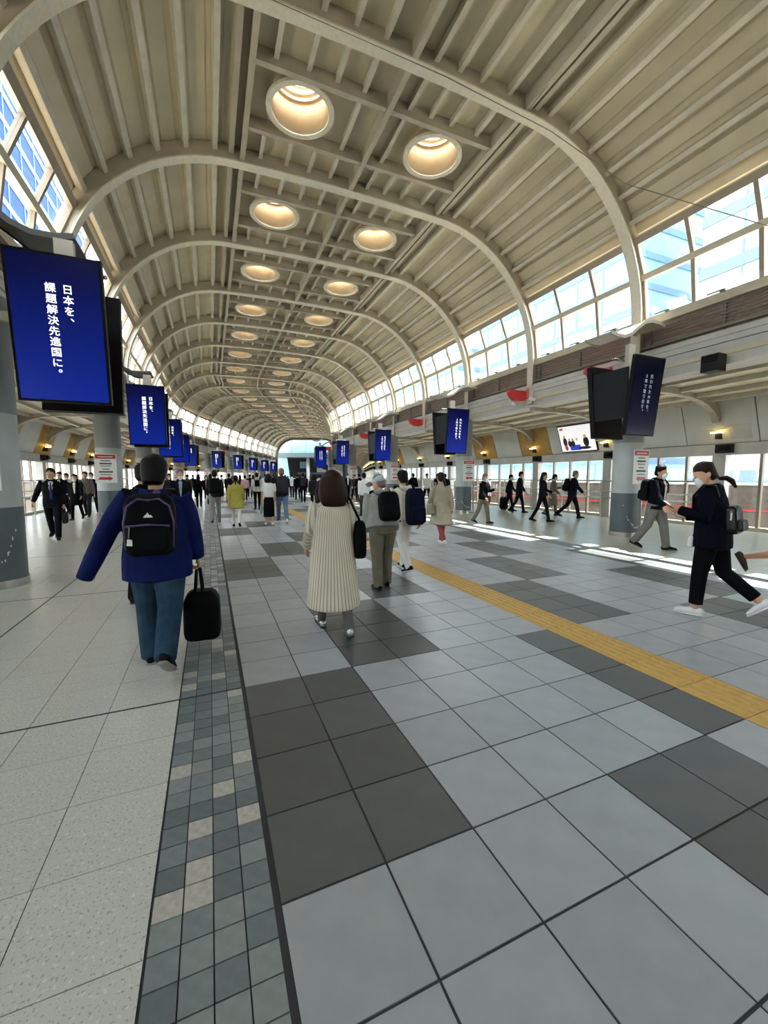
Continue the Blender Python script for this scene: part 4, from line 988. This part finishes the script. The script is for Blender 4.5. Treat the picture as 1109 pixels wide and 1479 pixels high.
def at_px(px, Y, py=705.0):
    p = floor_at(px, py); return (p.x / p.y * Y, Y)
C_NAVY = cloth('navy_jacket', '#101c50', .7, .18); C_JEAN = cloth('jeans', '#2c4256', .9, .22, 10); C_BLACK = cloth('black', '#0a0a0c', .8, .2); C_SUIT = cloth('dark_suit', '#101218', .75, .15)
C_GREY = cloth('grey_marl', '#8f8f8b', .9, .12); C_OLIVE = cloth('olive_grey', '#6c675b', .9, .14); C_WHITE = cloth('white', '#dcdbd8', .85, .05); C_TRENCH = cloth('trench', '#a89f8c', .85, .1)
C_ROSE = cloth('rose', '#9c4b4e', .85, .1); C_MIDN = cloth('midnight', '#070a16', .85, .2); C_GRT = cloth('grey_trouser', '#6a6a68', .8, .12); C_YEL = cloth('mustard', '#a9a04e', .85, .12)
C_CHAR = cloth('charcoal', '#26282b', .85, .14); C_LGREY = cloth('light_grey', '#bdbdb8', .85, .08); C_BLUES = cloth('blue_shirt', '#8fa3bd', .85, .06); C_LJEAN = cloth('light_jeans', '#5f7a94', .9, .16); C_BROWN = cloth('brown', '#54423a', .85, .14)
C_CREAM = cloth('cream', '#cfc8b8', .85, .07); C_PINK = cloth('pink', '#c99aa0', .85, .08); C_TAUPE = cloth('taupe_grey', '#69635f', .85, .12); C_LEG = cloth('leggings', '#5f5c5b', .85, .08)
C_STRIPE = stripemat('cloth_striped_linen', '#d3cab8', '#a0967f', 46)
C_TIE = cloth('blue_tie', '#27396f', .6, .1); B_BLACK = cloth('bag_black', '#08090b', .55, .2); B_NAVY = cloth('bag_navy', '#0a0f26', .65, .2); B_LEATH = mat('bag_leather', '#060607', .35, var=.15, spec=.3); B_GREY = cloth('bag_grey', '#2f2f33', .8, .15)
B_BEIGE = cloth('bag_beige', '#8d8a74', .7, .1); B_PALE = cloth('bag_pale', '#9fb0ad', .7, .1); M_PURP = mat('purple_piping', '#4d3a66', .5); M_ORNG = mat('orange_tab', '#8d3f22', .6); S_WHITE = mat('sole_white', '#d5d5d2', .6)

# -- man in the blue jacket
pz1 = dict(legs=((7, 5, 0), (-16, 34, -38)), arms=((-22, 26, 16, 2), (4, 13, 8, 6)), lean=4, head=2, yaw=8, shw=.195)
p1 = person('person from behind in blue jacket and jeans with backpack and black bag', (-.40, 3.62), 3, 1.645, pz1, C_NAVY, dict(fit=1.38, hem=-.20, hood=True, loose=.012, sleeve=(1.3, 1.0)), C_JEAN, dict(fit=1.40), shoes='black', sole=mat('sole_grey', '#8d8d8a', .7), near=True, curl=(30, 52), hsc=1.1)
rt, L, yb, (bx_, bz, bw, bh) = backpack(p1, 'dark navy backpack with purple piping worn over the blue jacket', B_BLACK, .35, .47, .16, .0, 0.0, None, detail=True)
yo = -.155
for o in [c for c in rt.children]: o.location.y += -.035
arcp = [L(-.155, yb - .02, .06), L(-.165, yb - .025, .25), L(-.14, yb - .03, .37), L(-.07, yb - .03, .425), L(0, yb - .03, .415), L(.07, yb - .03, .425), L(.14, yb - .03, .37), L(.165, yb - .025, .25), L(.155, yb - .02, .06)]
ob('piping', MB().tube(arcp, [.008] * 9, n=8).mesh('piping', True), M_PURP, rt)
ob('pocket_zip', MB().tube([L(-.14, yb - .075, .225), L(0, yb - .085, .235), L(.14, yb - .075, .225)], [.009] * 3, n=8).mesh('pocket_zip', True), M_PURP, rt)
lg = MB(); lg.v = [tuple(L(x, yb - .052, z)) for x, z in ((-.032, .288), (.032, .288), (.018, .308), (.010, .304), (-.004, .325), (-.014, .308), (-.022, .304))]; lg.f = [(0, 1, 2, 3, 4, 5, 6)]
ob('mountain_badge', lg.mesh('mountain_badge'), M_SIGN, rt)
ob('round_badge', MB().ball(L(.05, yb + .02, .475), (.026, .008, .022), 12, 6).mesh('round_badge', True), M_PURP, rt)
ob('key_tag', MB().hexa([L(-.135, yb - .09, .09), L(-.10, yb - .09, .085), L(-.10, yb - .08, .085), L(-.135, yb - .08, .09), L(-.13, yb - .09, .135), L(-.10, yb - .09, .13), L(-.10, yb - .08, .13), L(-.13, yb - .08, .135)]).mesh('key_tag'), M_SIGN, rt)
ob('zip_pull', MB().tube([L(-.115, yb - .085, .22), L(-.12, yb - .088, .14)], [.005, .005], n=6).mesh('zip_pull'), M_METAL, rt)
ob('side_tab', MB().hexa([L(.165, yb + .02, .20), L(.175, yb + .02, .20), L(.175, yb + .05, .20), L(.165, yb + .05, .20), L(.16, yb + .02, .36), L(.17, yb + .02, .36), L(.17, yb + .05, .36), L(.16, yb + .05, .36)]).mesh('side_tab'), M_ORNG, rt)
def handbag(info, sd, label, m, w=.15, l=.30, h=.30, drop=.16, name='hand_bag', cat='bag', group=None, detail=.012):
    bd, J, s = info; wr, d = J[sd]['wr'], J[sd]['d2']; g_ = wr + d * .10 + Vector((-sd * .012, 0, 0)); rt = bag_root(info, name, label, cat, group)
    z1 = g_.z - drop
    ob('bag_body', remesh(sup(MB(), g_.x + sd * .02, g_.y, z1 - h, z1, w, l, taper=.8), 'bag_body', detail, 4), m, rt)
    for x in (-.03, .03):
        ob('handle', MB().tube([(g_.x + x, g_.y - l * .28, z1 - .02), (g_.x + x * .5, g_.y - .045, g_.z - .02), (g_.x, g_.y, g_.z), (g_.x + x * .5, g_.y + .045, g_.z - .02), (g_.x + x, g_.y + l * .28, z1 - .02)], [.010] * 5, n=8).mesh('handle', True), m, rt)
    return rt
handbag(p1, 1, 'black soft bag carried in the right hand of the person in blue', B_BLACK, .30, .24, .43, .20)

# -- woman in the striped dress
pz2 = dict(legs=((16, 6, 6), (-14, 16, -14)), arms=((2, 13, 38, 10), (-2, 12, 55, 10)), lean=2, head=4, yaw=-6)
p2 = person('person from behind in a long striped cream dress and silver shoes', (1.06, 3.74), 4, 1.55, pz2, C_STRIPE, dict(fit=1.14, hem=-.62, flare=.045, stride=.05, loose=.03, name='dress'), C_LEG, dict(fit=.85), hair='bob', hairm=HAIRB, shoes='silver', near=True, curl=(22, 30), hsc=1.2, hdz=-.02)
HD = p2[1]['HD']
ob('hair_band', MB().tube([HD(-.10, .01, .10), HD(-.092, .015, .17), HD(-.05, .02, .23), HD(0, .02, .242)], [.006] * 4, n=6).mesh('hair_band', True), MATS['cloth_cream'], p2[0])
def shoulderbag(info, sd, label, m, w=.10, l=.32, h=.34, ztop=.10, name='shoulder_bag', group=None, x=.27, y=0.0):
    bd, J, s = info; L = J['L']; rt = bag_root(info, name, label, 'bag', group)
    ob('bag_body', remesh(sup(MB(), sd * x, y, ztop - h, ztop, w, l, L=L), 'bag_body', .012, 4), m, rt)
    ob('strap', MB().tube([L(sd * x, y - l * .3, ztop - .02), L(sd * (x - .03), y - .13, .30), L(sd * .15, -.05, .535), L(sd * .15, .03, .535), L(sd * (x - .03), y + .13, .30), L(sd * x, y + l * .3, ztop - .02)], [(.014, .008)] * 6, n=8).mesh('strap', True), m, rt)
    return rt
shoulderbag(p2, 1, 'large black tote on the right shoulder of the striped dress wearer', B_BLACK, .13, .30, .40, .26)

# -- older man with cap, leaning
pz3 = dict(legs=((-4, 6, 0), (12, 12, 0)), arms=((-14, 8, 18, 4), (-6, 10, 18, 4)), lean=17, head=20, yaw=-50)
p3 = person('person with pale cap and grey hoodie leaning forward with black backpack', (2.10, 5.0), 6, 1.56, pz3, C_GREY, dict(fit=1.34, hem=-.04, hood=True, loose=.015, name='hoodie'), C_OLIVE, dict(fit=1.3), hairm=HAIRG, shoes='black', mask=True, near=True)
HD = p3[1]['HD']; M_CAP = cloth('cap', '#aeb8c2', .8, .06)
ob('cap', remesh(MB().tube([HD(0, -.012, .135), HD(0, -.008, .19), HD(0, 0, .245)], [(.092, .106), (.090, .102), (.055, .062)], n=18).tube([HD(-.05, .09, .145), HD(-.04, .16, .135)], [(.03, .01)] * 2, n=8).tube([HD(0, .09, .15), HD(0, .17, .138)], [(.06, .01), (.05, .008)], n=10), 'cap', .008, 3), M_CAP, p3[0])
backpack(p3, 'black slack backpack on the capped person in grey', B_BLACK, .30, .42, .17, .02, .06, None, detail=True)

# -- man in white with a long navy backpack
p4 = person('person in white hoodie and white trousers with a long navy backpack', (2.80, 5.80), -4, 1.61, 'walkB', C_CREAM, dict(fit=1.25, hood=True, hem=-.06, name='hoodie'), C_WHITE, dict(fit=1.05), shoes='black', sole=S_WHITE, near=True)
backpack(p4, 'long navy backpack on the person in white', B_NAVY, .31, .60, .19, -.14, .10, None, detail=True, pocketm=B_NAVY)

# -- woman in the trench coat
p5 = person('person in beige belted coat and rose trousers walking away', (4.66, 7.75), 5, 1.60, 'walkB', C_TRENCH, dict(fit=1.08, hem=-.42, flare=.06, stride=.12, loose=.015, name='coat'), C_ROSE, dict(fit=1.0, length=.93), hair='tail_low', hairm=HAIRB, shoes='white', sole=S_WHITE, near=True)
ob('coat_belt', MB().tube([p5[1]['L'](.178 * math.cos(a), .135 * math.sin(a), .10) for a in [R_(q) for q in range(0, 361, 20)]], [(.010, .02)] * 19, side=(1, 0, 0), n=6, dome=0).mesh('coat_belt', True), C_TRENCH, p5[0])
shoulderbag(p5, -1, 'olive beige shoulder bag of the person in the beige coat', B_BEIGE, .10, .30, .26, .06)

# -- woman in black with a phone, walking left
pz6 = dict(legs=((9, 6, 0), (-13, 38, -42)), arms=((-6, 14, 114, 6), (6, 8, 80, 30)), lean=5, head=20, yaw=-34)
p6 = person('person all in black looking down at a phone near the right edge', (4.90, 2.60), -14, 1.66, pz6, C_MIDN, dict(fit=1.14, hem=-.16, loose=.02, name='sweater'), C_BLACK, dict(fit=1.12, length=.80), hair='tail_low', hairm=HAIRB, shoes='white', sole=S_WHITE, mask=True, near=True, curl=(40, 30))
backpack(p6, 'small black leather backpack slung low on the phone user', B_LEATH, .26, .30, .12, -.02, .03, None, detail=True)
jj = p6[1][-1]; ph = bag_root(p6, 'mobile_phone', 'dark mobile phone held by the person all in black', 'phone')
g_ = jj['wr'] + jj['d2'] * .11
ob('phone_body', MB().box(-.036, .036, -.07, .07, -.005, .005).mesh('phone_body'), M_BLACK, ph, tuple(g_ + Vector((.02, .0, .02)))).rotation_euler = (R_(35), 0, 0)
ob('phone_screen', MB().box(-.032, .032, -.064, .064, .005, .0058).mesh('phone_screen'), M_ADW, ph, tuple(g_ + Vector((.02, .0, .02)))).rotation_euler = (R_(35), 0, 0)
tg = bag_root(p6, 'name_tag', 'small white and pink tag hanging from the black leather backpack', 'tag')
ob('tag_card', remesh(MB().box(-.025, .025, -.006, .006, -.04, .04), 'tag_card', .005, 1), M_SIGN, tg, tuple(p6[1]['L'](-.11, -.19, .17)))
ob('tag_top', MB().ball((0, 0, 0), (.022, .01, .016), 8, 6).mesh('tag_top', True), M_REDL, tg, tuple(p6[1]['L'](-.11, -.19, .215)))
pc = bag_root(p6, 'white_pouch', 'small white cloth pouch at the waist of the person all in black', 'pouch')
ob('pouch_cloth', remesh(sup(MB(), 0, 0, -.10, .02, .09, .05), 'pouch_cloth', .008, 3), C_WHITE, pc, tuple(p6[1]['L'](-.12, .16, -.06)))

# -- man in blazer walking right
p7 = person('person in navy blazer and grey trousers with mask walking right by the column', (8.42, 5.52), 172, 1.74, 'walkA', C_MIDN, dict(fit=1.16, hem=-.10), C_GRT, dict(fit=1.2), shoes='black', mask=True, near=True, inner=(C_WHITE, None))
backpack(p7, 'black square backpack worn over the navy blazer', B_BLACK, .30, .44, .17, .04, 0, None)
# -- runner's trailing leg at the right edge
pz8 = dict(legs=((28, 14, 8), (-28, 50, -62)), arms=((-30, 12, 60, 8), (30, 12, 70, 8)), lean=8)
p8 = person('running person at the right edge, only a bare trailing leg in view', (7.12, 2.70), 152, 1.68, pz8, C_CHAR, dict(fit=1.05, name='shirt', sleeve=.4), C_OLIVE, dict(fit=1.1, length=.15), shoes='brown', skin=SKINT)
# -- man in black half hidden behind the blue jacket
p9 = person('person in black jacket half hidden behind the blue jacket', at_px(206, 5.6), 2, 1.66, 'walkB', C_BLACK, dict(fit=1.2), C_BLACK, dict(fit=1.1))

# -- left aisle, walking towards the camera
q = person('person in dark suit and blue tie striding towards the camera on the left', floor_at(80, 779)[:2], 172, 1.72, dict(legs=((18, 6, 4), (-16, 24, -20)), arms=((-2, 6, 10, 4), (-26, 24, 8, 2)), lean=4, head=2, yaw=6), C_SUIT, dict(fit=1.12, hem=-.14), C_SUIT, dict(fit=1.1), inner=(C_WHITE, C_TIE), near=True)
handbag(q, -1, 'dark briefcase in the hand of the person with the blue tie', B_GREY, .10, .36, .27, .08, 'briefcase', 'briefcase')
q = person('person in white top, black cardigan and mask on the left', floor_at(112, 751)[:2], 182, 1.60, 'walkB', C_BLACK, dict(fit=1.08, hem=-.35, flare=.02, name='cardigan'), C_BLACK, dict(fit=.95), hair='long', mask=True, inner=(C_WHITE, None))
shoulderbag(q, -1, 'grey shoulder bag of the person in white top and black cardigan', B_GREY, .10, .24, .22, .06)
person('person in dark suit behind the striding person with blue tie', at_px(87, 19.5), 178, 1.70, 'walkA', C_SUIT, dict(fit=1.1), C_SUIT, None, inner=(C_WHITE, C_SUIT))
person('person in grey jacket just behind the white top and black cardigan', at_px(124, 18.4), 180, 1.70, 'walkA', C_TAUPE, dict(fit=1.1), C_CHAR, None)
person('person in navy coat by the second left column', at_px(133, 20.2), 176, 1.68, 'walkB', C_MIDN, dict(fit=1.1, hem=-.2), C_CHAR, None, mask=True)

# -- middle distance, along the hall
q = person('person in dark suit, pale blue shirt and mask coming towards the camera', at_px(261, 12.2), 178, 1.70, 'walkA', C_SUIT, dict(fit=1.15), C_SUIT, None, mask=True, hairm=HAIRG, inner=(C_BLUES, None))
person('person with long hair dressed all in black walking away by the mosaic', floor_at(288, 733)[:2], 0, 1.62, 'walkA', C_BLACK, dict(fit=1.0), C_BLACK, None, hair='long')
q = person('person in charcoal jacket and pale grey trousers walking on the mosaic edge', floor_at(312, 755)[:2], 2, 1.72, 'walkB', C_CHAR, dict(fit=1.15, hood=True), C_GREY, dict(fit=1.15), shoes='grey')
backpack(q, 'black backpack on the charcoal jacket and grey trousers', B_BLACK, .32, .48, .17)
q = person('person in mustard yellow tunic and white trousers walking away', floor_at(342, 761)[:2], 4, 1.55, 'walkA', C_YEL, dict(fit=1.12, hem=-.30, flare=.05, loose=.015, name='tunic'), C_WHITE, dict(fit=.95), hair='tail_low')
q = person('person in white blouse and long black skirt walking away', floor_at(389, 758)[:2], 0, 1.58, 'stand', C_WHITE, dict(fit=1.05, hem=.06, sleeve=.45, name='blouse'), None, None, (C_BLACK, -.66), hair='bob', shoes='white', sole=S_WHITE)
handbag(q, -1, 'pale grey-green bag hanging from the white blouse wearer', B_PALE, .08, .24, .30, .10)
q = person('tall person in dark shirt and blue jeans walking away beside the black skirt', floor_at(408, 756)[:2], 2, 1.78, 'walkA', C_CHAR, dict(fit=1.15, sleeve=.45, name='shirt'), C_LJEAN, dict(fit=1.08), hairm=HAIRT, shoes='white', sole=S_WHITE)
backpack(q, 'grey backpack on the tall person in jeans', B_GREY, .33, .50, .18)
q = person('person in light grey shirt and black trousers ahead of the black skirt', floor_at(372, 736)[:2], 4, 1.70, 'walkB', C_LGREY, dict(fit=1.12, name='shirt'), C_BLACK, None)
backpack(q, 'small black bag on the back of the light grey shirt', B_BLACK, .22, .30, .12, .12)
q = person('person in charcoal hooded coat left of the striped dress', floor_at(454, 738)[:2], 10, 1.62, 'walkA', C_CHAR, dict(fit=1.15, hem=-.2, hood=True, name='coat'), C_BLACK, None, hair='bob')
q = person('person in navy with dark backpack beyond the yellow paving', floor_at(438, 726)[:2], 8, 1.72, 'walkB', C_BLACK, dict(fit=1.12), C_MIDN, None)
backpack(q, 'charcoal backpack on the person in navy beyond the yellow paving', B_GREY, .30, .46, .16)
person('person in dark clothes left of the charcoal backpack', floor_at(430, 722)[:2], 6, 1.68, 'walkA', C_MIDN, dict(fit=1.1), C_BLACK, None)
person('person in white shirt and black trousers far along the middle', floor_at(422, 719)[:2], 6, 1.72, 'walkB', C_WHITE, dict(fit=1.1, name='shirt'), C_BLACK, None)
q = person('person in white jacket and brown trousers behind the pale cap', at_px(526, 14.5), 6, 1.66, 'walkA', C_WHITE, dict(fit=1.15), C_BROWN, None)
person('person in black and white with mask coming from far right', floor_at(502, 723)[:2], 184, 1.70, 'walkB', C_BLACK, dict(fit=1.1), C_BLACK, None, mask=True, inner=(C_WHITE, None))

# -- right aisle
q = person('person in dark jacket reading a sheet beside the second right column', floor_at(697, 756)[:2], 158, 1.60, 'phone', C_BLACK, dict(fit=1.15), C_TAUPE, dict(fit=1.1), hairm=HAIRG, mask=True)
shoulderbag(q, -1, 'patterned red and brown bag of the person reading a sheet', mat('bag_pattern', '#6b4a3c', .7, var=.6, scale=25), .12, .26, .26, .02)
rs = bag_root(q, 'paper_sheet', 'white paper sheet held by the reader beside the second right column', 'paper'); jj = q[1][-1]
ob('sheet', MB().box(-.07, .07, -.002, .002, -.10, .10).mesh('sheet'), M_SIGN, rs, tuple(jj['wr'] + jj['d2'] * .12 + Vector((0, 0, .05))))
person('person in black suit and mask striding right along the right aisle', floor_at(749, 741)[:2], 138, 1.72, 'walkA', C_SUIT, dict(fit=1.12, hem=-.14), C_SUIT, None, mask=True, inner=(C_WHITE, None))
q = person('person in dark clothes pulling a suitcase in the right aisle', floor_at(735, 738)[:2], 138, 1.60, 'walkB', C_BLACK, dict(fit=1.1, hem=-.2), C_BLACK, None)
sc = tag(empty('suitcase', (floor_at(727, 737).x, floor_at(727, 737).y, 0), R_(-92)), 'black upright suitcase behind the person in dark clothes', 'suitcase')
ob('case_shell', remesh(sup(MB(), 0, 0, .05, .60, .38, .24), 'case_shell', .015, 3), B_BLACK, sc); build(MB().tube([(-.1, -.08, .58), (-.1, -.08, .95), (.1, -.08, .95), (.1, -.08, .58)], [.01] * 4, n=6), 'pull_handle', M_RAIL, sc)
for dx in (-.13, .13): build(MB().lathe([(.03, 0), (.03, .05)], dx, 0, 10), 'wheel', M_BLACK, sc)
person('person with long dark hair in a black trouser suit in the right aisle', floor_at(782, 754)[:2], 150, 1.66, dict(legs=((17, 6, 4), (-16, 12, -10)), arms=((10, 8, 60, 20), (8, 8, 40, 10)), lean=2, head=6), C_SUIT, dict(fit=1.0, hem=-.12), C_SUIT, dict(fit=.9), hair='long')
person('person in long taupe coat beside the black trouser suit', floor_at(797, 745)[:2], 128, 1.60, 'phone', C_TAUPE, dict(fit=1.1, hem=-.48, flare=.05, name='coat'), C_LEG, None, hair='tail_low')
q = person('grey-haired person in black suit with mask striding past the black trouser suit', floor_at(825, 749)[:2], 138, 1.74, dict(legs=((20, 8, 4), (-20, 26, -22)), arms=((-20, 10, 12, 4), (28, 10, 14, 2)), lean=6), C_SUIT, dict(fit=1.18, hem=-.12), C_SUIT, dict(fit=1.05), mask=True, hairm=HAIRG, inner=(C_GREY, None))
backpack(q, 'bulky black backpack on the grey-haired person', B_BLACK, .32, .46, .20)
q = person('person in white shirt and black trousers facing the camera in the right aisle', floor_at(616, 726)[:2], 186, 1.70, 'walkA', C_WHITE, dict(fit=1.08, name='shirt'), C_BLACK, None, shoes='white')
q = person('person in navy with backpack left of the white shirt in the right aisle', at_px(597, 22.5), 4, 1.72, 'walkB', C_MIDN, dict(fit=1.12), C_MIDN, None)
backpack(q, 'dark backpack on the person in navy in the right aisle', B_BLACK, .30, .46, .16)
person('person in brown jacket furthest left in the right aisle', at_px(586, 24.0), 182, 1.62, 'walkA', C_BROWN, dict(fit=1.1), C_BLACK, None)
person('person in black suit between the white shirt and the beige coat', at_px(631, 22.0), 60, 1.70, 'walkB', C_SUIT, dict(fit=1.12), C_SUIT, None, mask=True)

# -- the far crowd
rg = random.Random(11)
tops = [(C_BLACK, 'black'), (C_CHAR, 'charcoal'), (C_WHITE, 'white'), (C_MIDN, 'navy'), (C_LGREY, 'light grey'), (C_PINK, 'pink'), (C_BROWN, 'brown'), (C_SUIT, 'dark')]
CROWD = sorted([(271, 27), (279, 33), (298, 29), (304, 24), (320, 31), (331, 25), (336, 36), (347, 30), (354, 27), (361, 31), (366, 40), (376, 44), (383, 33), (395, 38), (400, 48), (412, 36), (416, 44), (427, 40), (441, 37), (449, 34), (461, 38), (467, 30), (474, 32), (492, 33), (512, 25), (519, 24), (546, 28), (575, 24), (150, 30), (163, 26), (97, 20), (245, 21), (643, 20), (570, 23)])
for n, (px, Y) in enumerate(CROWD):
    m, nm = tops[(n * 5 + 2) % 8] if px != 354 else (C_PINK, 'pink')
    toward = (n % 3 == 0) and px < 330 or px > 500 and n % 2 == 0
    person('small distant person in %s walking %s, %s from left in far crowd' % (nm, 'forward' if toward else 'away', ORD[n]), at_px(px, Y), 180 if toward else 8, 1.58 + .14 * rg.random(), ('walkA', 'walkB')[n % 2], m, dict(fit=1.1), (C_BLACK, C_MIDN, C_CHAR, C_JEAN)[n % 4], None,
           hair=('short', 'short', 'bob', 'long')[n % 4], mask=toward, group='distant walkers along the hall')
bpy.data.scenes.remove(TMP)
